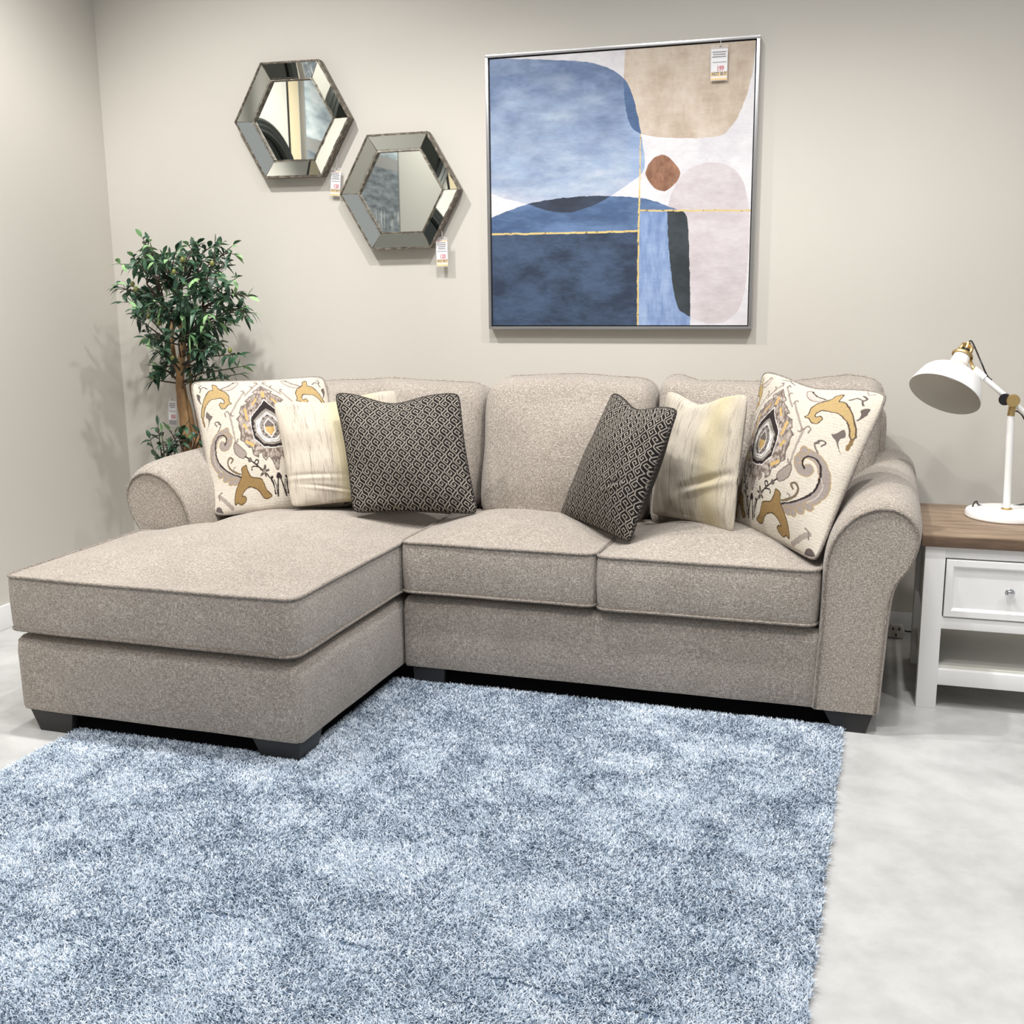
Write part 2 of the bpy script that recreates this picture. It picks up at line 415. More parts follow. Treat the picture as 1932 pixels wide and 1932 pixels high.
def damask(S, T):
    """cream cloth with mirrored medallion and scrolls, drawn in a 1900 unit sketch space"""
    t = T; a = np.abs(S*2-1)
    Y = 130+t*1720; xc = 1050+370*t; hw = 980+50*t
    X = xc-a*hw
    xj = X+(vnoise(X/26, Y/26, 3)-.5)*8; yj = Y+(vnoise(X/26+9, Y/26+5, 4)-.5)*8
    img = np.zeros(S.shape+(3,)); img[:] = lin((214, 206, 192))
    rib = (np.sin(Y*.21+3*vnoise(X/60, Y/200, 8)) > .75) & (Y > 420); img[rib] = lin((204, 194, 179))
    G, D, K = (158, 147, 140), (104, 94, 90), (52, 44, 44); GO, GD, LN = (188, 162, 114), (136, 112, 78), (98, 84, 70)
    def poly(P, c, edge=None, sm=True):
        Q = smooth(P) if sm else P
        if edge:
            paint(img, inpoly(xj, yj, Q) | (seg_dist(xj, yj, Q+[Q[0]]) < 9), edge)
            m = inpoly(xj, yj, Q) & (seg_dist(xj, yj, Q+[Q[0]]) > 3)
        else: m = inpoly(xj, yj, Q)
        paint(img, m, c)
        return m
    def line(P, w, c, sm=True):
        Q = smooth(P, False) if sm else P
        paint(img, seg_dist(xj, yj, Q) < w/2, c)
    # border ladder strokes
    for P in ([(1030, 215), (850, 420)], [(830, 370), (640, 660)], [(620, 660), (705, 1040)], [(462, 1640), (670, 1810)]): line(P, 26 if P[0][1] < 1500 else 44, (166, 155, 146), False)
    for P in ([(985, 200), (1015, 195), (1032, 222)], [(915, 270), (945, 275), (950, 305)], [(798, 345), (830, 345), (842, 390)], [(640, 650), (650, 690), (682, 690)], [(565, 690), (552, 645), (590, 622), (625, 668)], [(690, 1045), (725, 1050), (740, 1010)], [(470, 1690), (470, 1630), (500, 1610)]): line(P, 17, (140, 128, 120))
    # upper scroll
    poly([(515, 285), (620, 250), (690, 190), (750, 200), (715, 265), (640, 310), (565, 312)], (202, 190, 182), (150, 136, 128))
    line([(515, 283), (610, 250), (690, 190)], 9, K); line([(940, 165), (1080, 140), (1180, 150)], 9, D)
    # gold horn, top corner
    line([(250, 760), (225, 640), (235, 520)], 26, GD)
    poly([(212, 600), (250, 430), (330, 310), (395, 292), (382, 215), (430, 225), (480, 290), (560, 340), (612, 400), (618, 480), (648, 520), (600, 528), (560, 575), (508, 570), (480, 520), (500, 492), (545, 505), (550, 460), (500, 420), (420, 420), (335, 440), (262, 530), (235, 650)], GO, LN)
    line([(200, 305), (212, 260), (190, 225), (222, 205)], 15, D); line([(214, 250), (262, 238), (312, 268)], 13, D); line([(145, 160), (190, 180), (210, 150)], 10, G)
    poly([(150, 320), (205, 350), (200, 420), (225, 470), (190, 440), (160, 380)], D)
    # dark leaf and hook
    poly([(292, 580), (345, 640), (372, 655), (330, 720), (280, 830), (312, 710), (272, 640)], (112, 102, 98))
    line([(436, 900), (490, 790), (455, 770)], 17, (128, 118, 112)); line([(428, 792), (403, 765), (418, 738), (455, 745), (478, 785)], 17, D)
    # large C scroll
    C1 = [(505, 1050), (530, 1085), (580, 1078), (612, 1020), (590, 940), (530, 905), (440, 935), (390, 1010), (370, 1100), (385, 1210), (440, 1310), (540, 1405), (640, 1470), (735, 1500)]
    line(C1, 98, (176, 150, 104)); line(C1, 84, G)
    for k, (bx, by) in enumerate([(480, 1400), (560, 1460), (640, 1510), (700, 1515), (620, 990), (570, 880)]):
        m = np.hypot(xj-bx, yj-by); paint(img, m < 46, (176, 150, 104)); paint(img, m < 38, G)
    line([(545, 1055), (572, 1005), (545, 942), (478, 930), (418, 975), (402, 1090), (440, 1230), (520, 1330), (640, 1415), (785, 1475)], 17, K)
    line([(400, 1100), (380, 1180), (420, 1290), (500, 1370)], 8, (200, 190, 180))
    line([(642, 1290), (662, 1250), (625, 1225), (588, 1262), (602, 1330), (650, 1382), (770, 1442)], 24, (120, 104, 84)); line([(690, 1400), (672, 1365), (705, 1350)], 9, D)
    # lower horn
    poly([(702, 1765), (715, 1620), (790, 1480), (796, 1380), (850, 1350), (872, 1385), (900, 1450), (960, 1500), (1090, 1530), (1150, 1640), (1240, 1725), (1130, 1735), (1050, 1650), (930, 1598), (850, 1620), (800, 1690), (842, 1700), (862, 1735), (800, 1782), (745, 1755)], (150, 122, 80), (92, 74, 50))
    # seed pod, stems, star flower
    poly([(680, 1070), (735, 1078), (850, 1190), (852, 1240), (800, 1256), (702, 1180)], (160, 148, 140), (120, 108, 100))
    line([(850, 1240), (960, 1320), (1080, 1410), (1230, 1540), (1300, 1710)], 15, K)
    paint(img, np.hypot(xj-915, yj-1290) < 30, D); line([(990, 1330), (1005, 1300), (1040, 1312), (1030, 1350), (1000, 1350)], 17, K); line([(950, 1412), (950, 1375), (1020, 1378), (1080, 1400)], 15, K)
    ang = np.arctan2(yj-1440, xj-1130); rr = np.hypot(xj-1130, yj-1440); paint(img, rr < 52+24*np.cos(5*ang+.6), (92, 82, 76)); paint(img, rr < 22, (150, 138, 128))
    line([(1335, 1730), (1330, 1600), (1335, 1530)], 22, K); paint(img, np.hypot((xj-1335), (yj-1505)*.7) < 26, K)
    line([(1290, 1700), (1270, 1600), (1235, 1530)], 15, K); line([(1320, 1700), (1300, 1600), (1270, 1550)], 12, K); paint(img, np.hypot(xj-1240, yj-1520) < 20, K)
    poly([(390, 1870), (430, 1770), (490, 1785), (530, 1870)], D)
    # medallion
    O = [(1080, 262), (1015, 335), (968, 370), (1000, 405), (930, 440), (858, 505), (900, 535), (800, 575), (768, 660), (790, 690), (722, 740), (762, 775), (756, 860), (790, 930), (778, 1020), (840, 1060), (900, 1130), (960, 1150), (968, 1225), (1045, 1270), (1052, 1215), (1110, 1210), (1112, 1270), (1160, 1312), (1205, 1255), (1262, 1330), (1320, 1430), (1700, 1430), (1500, 262)]
    mm = poly(O, (164, 152, 143), (112, 100, 94), False)
    tw = vnoise(X/22, Y/34, 12); paint(img, mm & (tw > .62), (122, 108, 100)); paint(img, mm & (tw < .25), (190, 178, 168))
    for P, w in (([(850, 620), (880, 760)], 34), ([(830, 830), (875, 890)], 28), ([(870, 1060), (965, 1115)], 38), ([(1010, 480), (960, 560)], 30), ([(1110, 380), (1120, 440)], 52)): line(P, w, (206, 172, 112), False)
    for x, Y0 in ((1030, 560), (940, 640), (1000, 1130)): paint(img, np.hypot(xj-x, yj-Y0) < 22, (110, 96, 88))
    oc = lambda L: L+[(1900, L[-1][1]), (1900, L[0][1])]
    poly(oc([(1140, 470), (1100, 530), (1030, 620), (962, 690), (922, 750), (940, 900), (978, 1032), (1128, 1152), (1300, 1165)]), (245, 240, 232), None, False)
    poly(oc([(1145, 485), (1108, 538), (1035, 630), (968, 698), (932, 756), (950, 898), (986, 1026), (1132, 1142), (1300, 1155)]), K, None, False)
    m = poly(oc([(1190, 600), (1060, 690), (985, 755), (966, 850), (1000, 985), (1120, 1098), (1290, 1125)]), (150, 142, 134), None, False)
    edge = seg_dist(xj, yj, [(1190, 600), (1060, 690), (985, 755), (966, 850), (1000, 985)]); paint(img, (edge < 16) & (np.sin((X+Y)/11) > 0), K)
    poly(oc([(1200, 650), (1170, 670), (1005, 800), (1028, 955), (1150, 1078), (1280, 1085)]), (250, 246, 240), None, False)
    line([(1185, 672), (1022, 806), (1044, 948), (1158, 1062), (1280, 1070)], 7, LN, False)
    m = poly(oc([(1190, 695), (1100, 755), (1062, 868), (1100, 985), (1180, 1035), (1260, 1045)]), (152, 143, 136), None, False)
    paint(img, m & (np.sin(X/14)*np.sin(Y/14) > .45), (96, 88, 84))
    poly(oc([(1198, 745), (1125, 848), (1142, 945), (1240, 1030)]), (248, 244, 238), None, False)
    m = poly(oc([(1200, 765), (1140, 850), (1156, 938), (1240, 1010)]), (120, 110, 104), None, False)
    paint(img, m & (Y > 880) & (Y < 990), (206, 172, 112))
    return img*.80

def stripes(S, T):
    img = np.zeros(S.shape+(3,)); base = lin((214, 204, 188)); yel = lin((212, 200, 166)); gr = lin((146, 136, 126))
    wv = S+.0018*np.sin(T*150)+.008*(vnoise(S*4, T*5, 5)-.5)
    y = np.exp(-((wv-.60)/.10)**2)+.7*np.exp(-((wv-.95)/.07)**2)
    fine = vnoise(wv*150, T*14, 21); band = vnoise(wv*26, T*1.5, 22)
    g = np.clip((fine-.45)*1.6, 0, 1)*np.clip(band*1.3-.12, 0, 1)*(1-.7*np.clip(y, 0, 1))
    y = np.clip(y, 0, 1)[..., None]; g = (g*1.0)[..., None]
    return ((base*(1-y)+yel*y)*(1-g)+gr*g)*.80

def pillow(label, q, thick, N, colf, mat, backmat, pipemat, pinch=.055, topdip=0, group=None, wr=.006, seed=0, rope=False, name='throw_pillow', folds=()):
    """q: corners TL,TR,BR,BL in the sofa frame"""
    TL, TR, BR, BL = [np.array(p, float) for p in q]
    cen = (TL+TR+BR+BL)/4
    n = np.cross((TR+BR-TL-BL), (TL+TR-BL-BR)); n /= np.linalg.norm(n)
    if n[1] > 0: n = -n
    W = lambda p: SO+EX*p[0]+EY*p[1]+np.array([0, 0, 1.])*p[2]
    root = empty(name, tuple(W(cen)), TH); tag(root, label, 'pillow', group)
    upv = (TL+TR-BL-BR); upv = upv/np.linalg.norm(upv)
    def surf(S, T, side):
        s = S*2-1; t = T*2-1
        pk = pinch
        cr = .045*(s*s*t*t)**5; ps = s*(1-pk*(1-t*t)-cr); pt = t*(1-pk*(1-s*s)-cr); Sx = (ps+1)/2; Tx = (pt+1)/2
        P = ((1-Sx)*(1-Tx))[..., None]*TL+(Sx*(1-Tx))[..., None]*TR+(Sx*Tx)[..., None]*BR+((1-Sx)*Tx)[..., None]*BL
        P = P-upv*(topdip*np.exp(-((s+.1)/.45)**2)*(1-T)**3)[..., None]
        e = np.clip((1-s*s)*(1-t*t), 0, 1)
        h = thick*(e**.5)*(.82+.18*e)
        w = wr*(vnoise(S*6+seed, T*6+3, 30+seed)-.5)*2*np.clip(e*6, 0, 1)
        w += wr*.6*(vnoise(S*15+seed, T*5, 31+seed)-.5)*2*np.clip(1-e*2.2, 0, 1)*np.clip(e*12, 0, 1)
        for (fs, ft, dx, dy, wd, ln, am) in folds:
            a = (S-fs)*dx+(T-ft)*dy; b = -(S-fs)*dy+(T-ft)*dx
            w = w-am*np.exp(-(b/wd)**2)*np.exp(-(a/ln)**2)+am*.7*np.exp(-((b-wd*1.9)/wd)**2)*np.exp(-(a/ln)**2)
        return P+n*((h+w)*side)[..., None]-cen
    def grid(N, side, colf, nm, mat_):
        g = np.linspace(0, 1, N); g = .5-.5*np.cos(PI*g)*.35-(.5-g)*.65 if True else g
        g = (g-g[0])/(g[-1]-g[0])
        S, T = np.meshgrid(g, g); P = surf(S, T, side); me = bpy.data.meshes.new('m')
        idx = np.arange(N*N).reshape(N, N); a, b, c, d = idx[:-1, :-1].ravel(), idx[:-1, 1:].ravel(), idx[1:, 1:].ravel(), idx[1:, :-1].ravel()
        F = np.stack([a, d, c, b] if side > 0 else [a, b, c, d], 1)
        me.vertices.add(N*N); me.vertices.foreach_set('co', P.reshape(-1))
        me.loops.add(F.size); me.loops.foreach_set('vertex_index', F.reshape(-1).astype(np.int32))
        me.polygons.add(len(F)); me.polygons.foreach_set('loop_start', np.arange(0, F.size, 4, dtype=np.int32)); me.polygons.foreach_set('loop_total', np.full(len(F), 4, dtype=np.int32))
        me.update(calc_edges=True); me.polygons.foreach_set('use_smooth', [True]*len(F))
        if colf is not None:
            ca = me.color_attributes.new('Col', 'FLOAT_COLOR', 'POINT'); C = colf(S, T).reshape(-1, 3)
            ca.data.foreach_set('color', np.concatenate([C, np.ones((N*N, 1))], 1).reshape(-1).astype(np.float32))
        return link(nm, me, mat_, root)
    grid(N, 1, colf, 'front_panel', mat); grid(60, -1, None, 'back_panel', backmat)
    L = np.linspace(0, 1, 60)[:-1]; O = np.ones_like(L)
    E = [(L, 0*O), (O, L), (1-L, O), (0*O, 1-L)]; S = np.concatenate([e[0] for e in E]); T = np.concatenate([e[1] for e in E])
    loop = surf(S, T, 1)
    if rope:
        ps = []
        for ph in (0, PI):
            pts = []
            LL = catmull(loop, 3, True)
            for i, p in enumerate(LL):
                t = LL[(i+1) % len(LL)]-LL[i-1]; t /= np.linalg.norm(t); b = np.cross(t, n); an = i*1.1+ph
                pts.append(p+.0022*(n*math.cos(an)+b*math.sin(an)))
            ps.append(tube(pts, .0034, 5, closed=True))
        link('cord_trim', mesh(*merge(ps[:1])), pipemat, root); link('cord_trim', mesh(*merge(ps[1:])), BACKG, root)
    elif pipemat is not None:
        link('piping', mesh(*tube(loop, .0055, 6, closed=True)), pipemat, root)
    return root
BACKG = plain('grey_cord', (78, 72, 66), .9)
BLKCORD = plain('black_cord', (30, 27, 26), .9)
CREAMB = plain('cream_backing', (214, 202, 180), .95)
BLKF = plain('black_fabric', (40, 36, 34), .95)
M_KEY = colattr('key_brocade', .85, ribs=(500, 500, 500)); M_DAM = colattr('damask_cloth', .95, ribs=(40, 40, 260), fuzz=(160, .12)); M_STR = colattr('striped_cloth', .95, ribs=(500, 500, 120), fuzz=(300, .1))
g1 = None
pillow('large cream medallion print pillow leaning on the left arm of the sofa', [(-.045, .28, 1.062), (.42, .58, 1.070), (.66, .33, .565), (.195, .03, .555)], .085, 420, damask, M_DAM, BACKING, BACKING, .04, .0, seed=1, wr=.004)
pillow('cream and pale yellow striped pillow behind the black pillow on the chaise', [(.36, .24, .992), (.797, .48, 1.030), (.92, .36, .60), (.50, .10, .592)], .075, 320, lambda S, T: stripes(S*1.25, T), M_STR, CREAMB, None, .04, .02, seed=2, wr=.006, folds=[(.2, .74, 1, .12, .018, .2, .0045), (.3, .86, 1, .25, .014, .18, .004)])
pillow('black greek key pillow standing upright where the chaise meets the seat', [(.65, .22, 1.038), (1.128, .33, 1.034), (1.245, .20, .588), (.778, .085, .590)], .085, 430, key_pattern, M_KEY, BLKF, BLKCORD, .055, .035, seed=3, rope=True)
pillow('large cream medallion print pillow leaning on the right arm of the sofa', [(2.262, .45, 1.128), (2.700, .13, 1.082), (2.505, -.09, .555), (2.185, .33, .575)], .085, 420, lambda S, T: damask(S**.53, T), M_DAM, BACKING, BACKING, .045, .02, seed=4, wr=.004)
pillow('cream and pale yellow striped pillow between the black and the right medallion pillow', [(1.905, .48, 1.046), (2.243, .19, 1.066), (2.215, .12, .585), (1.87, .40, .58)], .07, 320, lambda S, T: stripes(S*.78, T), M_STR, BACKING, None, .05, .035, seed=5, wr=.007, folds=[(.72, .66, 1, -.35, .03, .22, .016)])
pillow('black greek key pillow tilted over the gap between the two seat cushions', [(1.732, .34, 1.048), (2.03, .03, 1.024), (1.872, .01, .555), (1.535, .31, .580)], .085, 430, lambda S, T: key_pattern(S, T), M_KEY, BLKF, BLKCORD, .045, .03, seed=6, rope=True, folds=[(.75, .62, 1, -.5, .02, .14, .006)])

# ------------------------------------------------------------------ painting
FY = -.038
def PT(cx, cy): return at(890+cx/3.1155, 40+cy/3.1155, 1, FY)
x0, x1 = -.3345, .7945; z0, z1 = 1.2515, 2.3835
art = empty('framed_painting', ((x0+x1)/2, 0, z0)); tag(art, 'square abstract painting in blue, beige and white with thin silver frame on the wall', 'painting')
ox, oz = (x0+x1)/2, z0
def fbox(nm, a, b, c, d, y0=-.046, y1=-.002, m=ALU):
    link(nm, boxmesh(a-ox, b-ox, y0, y1, c-oz, d-oz, .0012), m, art)
bm = bmesh.new(); t = .012
for a, b, c, d in ((x0, x1, z1-t, z1), (x0, x1, z0, z0+t), (x0, x0+t, z0+t, z1-t), (x1-t, x1, z0+t, z1-t)): box(bm, a-ox, b-ox, -.046, -.002, c-oz, d-oz)
link('frame', bmdone(bm, .001), ALU, art)
link('shadow_gap', boxmesh(x0+t-ox, x1-t-ox, -.02, -.004, t, z1-z0-t, 0), BLACKPLAS, art)
def paint_canvas():
    g = .005; a0, a1, b0, b1 = x0+t+g, x1-t-g, z0+t+g, z1-t-g; N = 800
    xs = np.linspace(a0, a1, N); zs = np.linspace(b1, b0, N); X, Z = np.meshgrid(xs, zs)
    q = lambda P: [(p[0], p[2]) for p in (PT(*c) for c in P)]
    def sm(P):
        Q = []
        for p in P: Q += [p] if len(p) == 2 else [p[:2]]*3
        return smooth(q(Q))
    jx = X+(vnoise(X*60+200, Z*60, 41)-.5)*.003; jz = Z+(vnoise(X*60+70, Z*60, 42)-.5)*.003
    ip = lambda P, s=True: inpoly(jx, jz, sm(P) if s else q(P))
    def tex(c1, c2, seed, sx=8, sz=8):
        n = .5*vnoise(X*sx+100, Z*sz, seed)+.3*vnoise(X*sx*3+100, Z*sz*3, seed+1)+.2*vnoise(X*sx*9+100, Z*sz*9, seed+2)
        n = np.clip((n-.5)*2.2+.5, 0, 1)[..., None]; return lin(c1)*(1-n)+lin(c2)*n
    img = tex((222, 219, 224), (238, 237, 240), 50)
    A = [(60, 222, 1), (300, 222), (500, 228), (680, 240), (790, 270), (870, 315), (925, 380), (955, 470), (985, 600), (1005, 720), (1018, 830), (1005, 885), (960, 930), (870, 992), (810, 1030), (720, 1080), (600, 1120), (530, 1125), (440, 1112), (340, 1080), (200, 1045), (100, 1008), (60, 985, 1)]
    B = [(912, 100, 1), (898, 240), (893, 330), (897, 440), (915, 560), (945, 630), (990, 660), (1080, 680), (1200, 687), (1350, 686), (1470, 668), (1540, 600), (1592, 500), (1640, 350), (1662, 220), (1672, 60, 1), (1300, 60)]
    Cd = [(80, 1172, 1), (200, 1120), (350, 1070), (500, 1043), (650, 1029), (800, 1027), (980, 1038), (1080, 1060), (1160, 1090), (1215, 1110), (1262, 1145), (1276, 1300), (1283, 1600), (1284, 1700), (1284, 1810, 1), (80, 1810, 1)]
    Eo = [(1150, 1115), (1165, 1040), (1190, 975), (1230, 912), (1300, 855), (1400, 832), (1490, 842), (1560, 888), (1602, 960), (1622, 1050), (1635, 1150), (1630, 1300), (1620, 1450), (1603, 1590), (1570, 1690), (1505, 1758), (1420, 1777), (1345, 1765), (1270, 1730), (1225, 1700), (1198, 1640), (1175, 1500), (1160, 1350), (1152, 1220)]
    Fb = [(1120, 785), (1165, 805), (1210, 858), (1225, 895), (1205, 942), (1160, 985), (1125, 1000), (1078, 983), (1040, 940), (1022, 895), (1040, 840), (1078, 800)]
    mA, mB, mC, mE, mF = ip(A), ip(B), ip(Cd), ip(Eo), ip(Fb)
    # light blue field, paler towards the bottom
    hgt = np.clip((Z-(z0+.45))/(.62), 0, 1); n1 = vnoise(X*9, Z*22, 60); k = np.clip(hgt*1.25-.25+(n1-.5)*.7, 0, 1)[..., None]
    blue = tex((156, 176, 206), (184, 198, 218), 61, 6, 16)*(1-k)+tex((98, 120, 158), (134, 154, 188), 64, 6, 10)*k
    kp = np.clip((.28-hgt)*4+(vnoise(X*7, Z*20, 66)-.5)*.9, 0, 1)[..., None]*.75; blue = blue*(1-kp)+lin((212, 210, 220))*kp
    bE = q([(880, 900)])[0][0]; kr = np.clip((X-bE)/.06, 0, 1)[..., None]*.5; blue = blue*(1-kr)+lin((150, 176, 220))*kr
    img[mA] = blue[mA]
    bg = tex((198, 180, 160), (220, 206, 190), 70, 10, 5); img[mB] = bg[mB]; ov = tex((66, 96, 140), (84, 114, 158), 72); img[mA & mB] = ov[mA & mB]
    ec = tex((208, 198, 202), (224, 216, 219), 74, 6, 8); img[mE] = ec[mE]
    gl1 = lambda x: q([(105, 1250)])[0][1]+(x-q([(105, 1250)])[0][0])*0
    zl = q([(500, 1246)])[0][1]; xv = q([(980, 1400)])[0][0]; zr = q([(1200, 1114)])[0][1]
    dome = tex((68, 94, 134), (100, 128, 170), 76, 5, 18); navy = tex((36, 52, 76), (66, 86, 116), 78, 7, 14); pale = tex((110, 138, 186), (158, 180, 218), 80, 18, 4); blk = tex((40, 48, 54), (56, 66, 72), 82)
    img[mC] = dome[mC]; m = mC & (Z < zl) & (X < xv); img[m] = navy[m]; m = mC & (Z < zr) & (X >= xv); img[m] = pale[m]
    m = mC & mE & (Z < zr); img[m] = blk[m]; m = mA & mC; img[m] = tex((36, 46, 66), (50, 62, 84), 84)[m]
    br = tex((128, 86, 62), (178, 132, 104), 86, 20, 8); img[mF] = br[mF]
    for P, w in (([(992, 665), (986, 1000)], .0022), ([(986, 1000), (980, 1240), (975, 1810)], .0036), ([(985, 1113), (1655, 1113)], .0034), ([(90, 1253), (500, 1247), (975, 1234)], .004)):
        dd = seg_dist(jx, jz, q(P)); img[dd < w] = lin((226, 200, 132)); img[(dd < w) & (vnoise(X*90, Z*90, 90) > .84)] = lin((160, 136, 88))
    me = bpy.data.meshes.new('m'); Pm = np.stack([X-ox, np.full(X.shape, -.0375), Z-oz], -1)
    idx = np.arange(N*N).reshape(N, N); F = np.stack([idx[:-1, :-1].ravel(), idx[1:, :-1].ravel(), idx[1:, 1:].ravel(), idx[:-1, 1:].ravel()], 1)
    me.vertices.add(N*N); me.vertices.foreach_set('co', Pm.reshape(-1)); me.loops.add(F.size); me.loops.foreach_set('vertex_index', F.reshape(-1).astype(np.int32))
    me.polygons.add(len(F)); me.polygons.foreach_set('loop_start', np.arange(0, F.size, 4, dtype=np.int32)); me.polygons.foreach_set('loop_total', np.full(len(F), 4, dtype=np.int32)); me.update(calc_edges=True)
    ca = me.color_attributes.new('Col', 'FLOAT_COLOR', 'POINT'); ca.data.foreach_set('color', np.concatenate([img.reshape(-1, 3), np.ones((N*N, 1))], 1).reshape(-1).astype(np.float32))
    m, nt, b = newmat('painted_canvas', .55); a = nnode(nt, 'ShaderNodeVertexColor', layer_name='Col')
    f = noisetex(nt, coords(nt, (1, 1, 2.2)), 14, 6, .65)
    c = mixc(nt, .18, a.outputs['Color'], ramp(nt, f, [(.35, (.2, .2, .2)), (.65, (.8, .8, .8))]), 'OVERLAY')
    c = mixc(nt, 1.0, c, (.80, .80, .80), 'MULTIPLY')
    nt.links.new(c, b.inputs['Base Color']); bump(nt, b, f, .5, .003)
    link('canvas', me, m, art)
    bm = bmesh.new(); box(bm, a0-ox, a1-ox, -.0372, -.01, b0-oz, b1-oz); link('canvas_edge', bmdone(bm), CARD, art)
paint_canvas()

# ------------------------------------------------------------------ hexagonal mirrors
def hexmirror(outpx, inpx, label):
    ya, yb = -.058, -.040
    O = [at(*p, 1, ya) for p in outpx]; I = [at(*p, 1, yb) for p in inpx]
    c = np.mean(O, axis=0); c[1] = 0
    # regularise: fit a regular hexagon with flat top
    R = np.mean([np.hypot(p[0]-c[0], p[2]-c[2]) for p in O]); ci = np.mean(I, axis=0); r = np.mean([np.hypot(p[0]-ci[0], p[2]-ci[2]) for p in I])
    root = empty('hexagonal_mirror', (c[0], 0, c[2])); tag(root, label, 'mirror', 'hexagonal wall mirrors')
    ph = math.atan2(O[1][2]-O[0][2], O[1][0]-O[0][0])*.5
    H = lambda rad, y, k: np.array([rad*math.cos(PI*2/3-k*PI/3+ph), y, rad*math.sin(PI*2/3-k*PI/3+ph)])
    # rim walls
    def ringmesh(levels):
        V = []; F = []
        for rad, y in levels:
            for k in range(6): V.append(H(rad, y, k))
        n = len(levels)
        for a in range(n-1):
            for k in range(6):
                l = (k+1) % 6; F.append((a*6+k, a*6+l, (a+1)*6+l, (a+1)*6+k))
        return mesh(V, F, smooth=False)
    link('outer_rim', ringmesh([(R*.985, -.001), (R*1.0, -.02), (R*1.0, ya), (R*.975, ya), (R*.972, ya+.006)]), PEWTER, root)
    rin = r
    link('inner_rim', ringmesh([(rin*1.012, yb+.001), (rin*1.012, yb-.003), (rin*.985, yb-.004), (rin*.972, yb+.012)]), PEWTER, root)
    link('back_plate', mesh([H(R*.98, -.002, k) for k in range(6)], [tuple(range(6))], smooth=False), BLACKPLAS, root)
    for k in range(6):
        l = (k+1) % 6
        gap = .004
        a, b, cc, d = H(R*.974, ya+.003, k), H(R*.974, ya+.003, l), H(rin*1.01, yb, l), H(rin*1.01, yb, k)
        m1 = (b-a)/np.linalg.norm(b-a)*gap*.4
        a, b, cc, d = a+m1, b-m1, cc-m1, d+m1
        link('bevel_panel', mesh([a, b, cc, d], [(0, 1, 2, 3)], smooth=False), MIRROR, root)
    # dark came lines between the panels
    for k in range(6): link('seam', mesh(*tube([H(R*.974, ya+.003, k), H(rin*1.02, yb, k)], .0012, 5)), PEWTER, root)
    # ragged antique edge along both rims
    parts = []
    for rad, y in ((R*.972, ya+.0015), (rin*1.035, yb-.0015)):
        for k in range(6):
            a, b = H(rad, y, k), H(rad, y, (k+1) % 6); pts = []; rs = []
            m = (a+b)/2; inw = -m/np.linalg.norm(m)*np.array([1, 0, 1]) if rad > R*.9 else m/np.linalg.norm(m)*np.array([1, 0, 1])
            for i in range(41):
                tt = i/40; p = a+(b-a)*tt; pts.append(p+inw*.0012); rs.append(.0006+.0026*max(0, nz(p[0]*45+k*3, y, p[2]*45)))
            parts.append(tube(pts, rs, 5))
    link('worn_edge', mesh(*merge(parts)), PEWTER, root)
    link('mirror_glass', mesh([H(rin*.975, yb+.011, k) for k in range(6)], [tuple(range(6))], smooth=False), MIRROR, root)
    return root
hexmirror([(488.3, 117.3), (595.2, 112.4), (661, 222.9), (608.8, 333.5), (502, 336), (442.4, 227.9)], [(509.4, 149.6), (585.2, 148.4), (627.5, 222.9), (591.4, 302.4), (516.9, 302.4), (478.4, 229.1)], 'upper left hexagonal mirror with a faceted mirrored frame, nearer the room corner')
hexmirror([(685.8, 255.2), (800.1, 247), (867.2, 355.8), (817.5, 467.6), (704.5, 471.4), (642.4, 367)], [(707, 286.3), (789, 280), (831.2, 358.3), (798.9, 437.8), (719.4, 439), (675.9, 367)], 'lower right hexagonal mirror with a faceted mirrored frame, nearer the painting')

# ------------------------------------------------------------------ things on the left wall, seen in the mirrors
struct('trim_1', boxmesh(LX, LX+.004, -2.055, -1.925, 0, 3.7, 0), plain('beige_post', (222, 205, 172), .6))
struct('trim_2', boxmesh(LX, LX+.005, -1.925, -1.908, 0, 3.7, 0), BLACKPLAS)
rm = empty('round_mirror', (LX, -1.52, 1.95)); tag(rm, 'round dark wall mirror with ridged rim, reflected in the upper left hexagonal mirror', 'mirror')
link('frame', mesh(*lathe([(.40, .0), (.48, .0), (.48, .03), (.465, .04), (.45, .03), (.435, .04), (.42, .03), (.405, .035), (.40, .01)], (0, 0, 0), (1, 0, 0), 64), angle=30), plain('dark_rim', (70, 72, 70), .35, .6), rm)
link('mirror_glass', mesh(*lathe([(0, .012), (.402, .012)], (0, 0, 0), (1, 0, 0), 64)), plain('smoked_glass', (96, 100, 98), .05, 1), rm)
sp = empty('seascape_painting', (LX, -2.84, 2.1)); tag(sp, 'grey seascape painting on the left wall, reflected in both hexagonal mirrors', 'painting')
m_, nt_, b__ = newmat('seascape', .6)
tc_ = nnode(nt_, 'ShaderNodeTexCoord'); sx_ = nnode(nt_, 'ShaderNodeSeparateXYZ'); nt_.links.new(tc_.outputs['Object'], sx_.inputs[0])
cl_ = noisetex(nt_, coords(nt_, (1, 1.2, 4)), 2.2, 6, .6)
sky_ = ramp(nt_, cl_, [(.35, srgb(140, 150, 158)), (.5, srgb(190, 202, 208)), (.65, srgb(226, 230, 232))])
sea_ = ramp(nt_, noisetex(nt_, coords(nt_, (1, 2, 9)), 3, 6, .6), [(.35, srgb(92, 98, 106)), (.65, srgb(150, 158, 164))])
zz_ = math_(nt_, 'ADD', sx_.outputs['Z'], math_(nt_, 'MULTIPLY', cl_, .02))
c_ = mixc(nt_, math_(nt_, 'GREATER_THAN', zz_, .235), sea_, sky_)
c_ = mixc(nt_, math_(nt_, 'MULTIPLY', math_(nt_, 'GREATER_THAN', zz_, .22), math_(nt_, 'LESS_THAN', zz_, .30)), c_, srgb(158, 156, 154))
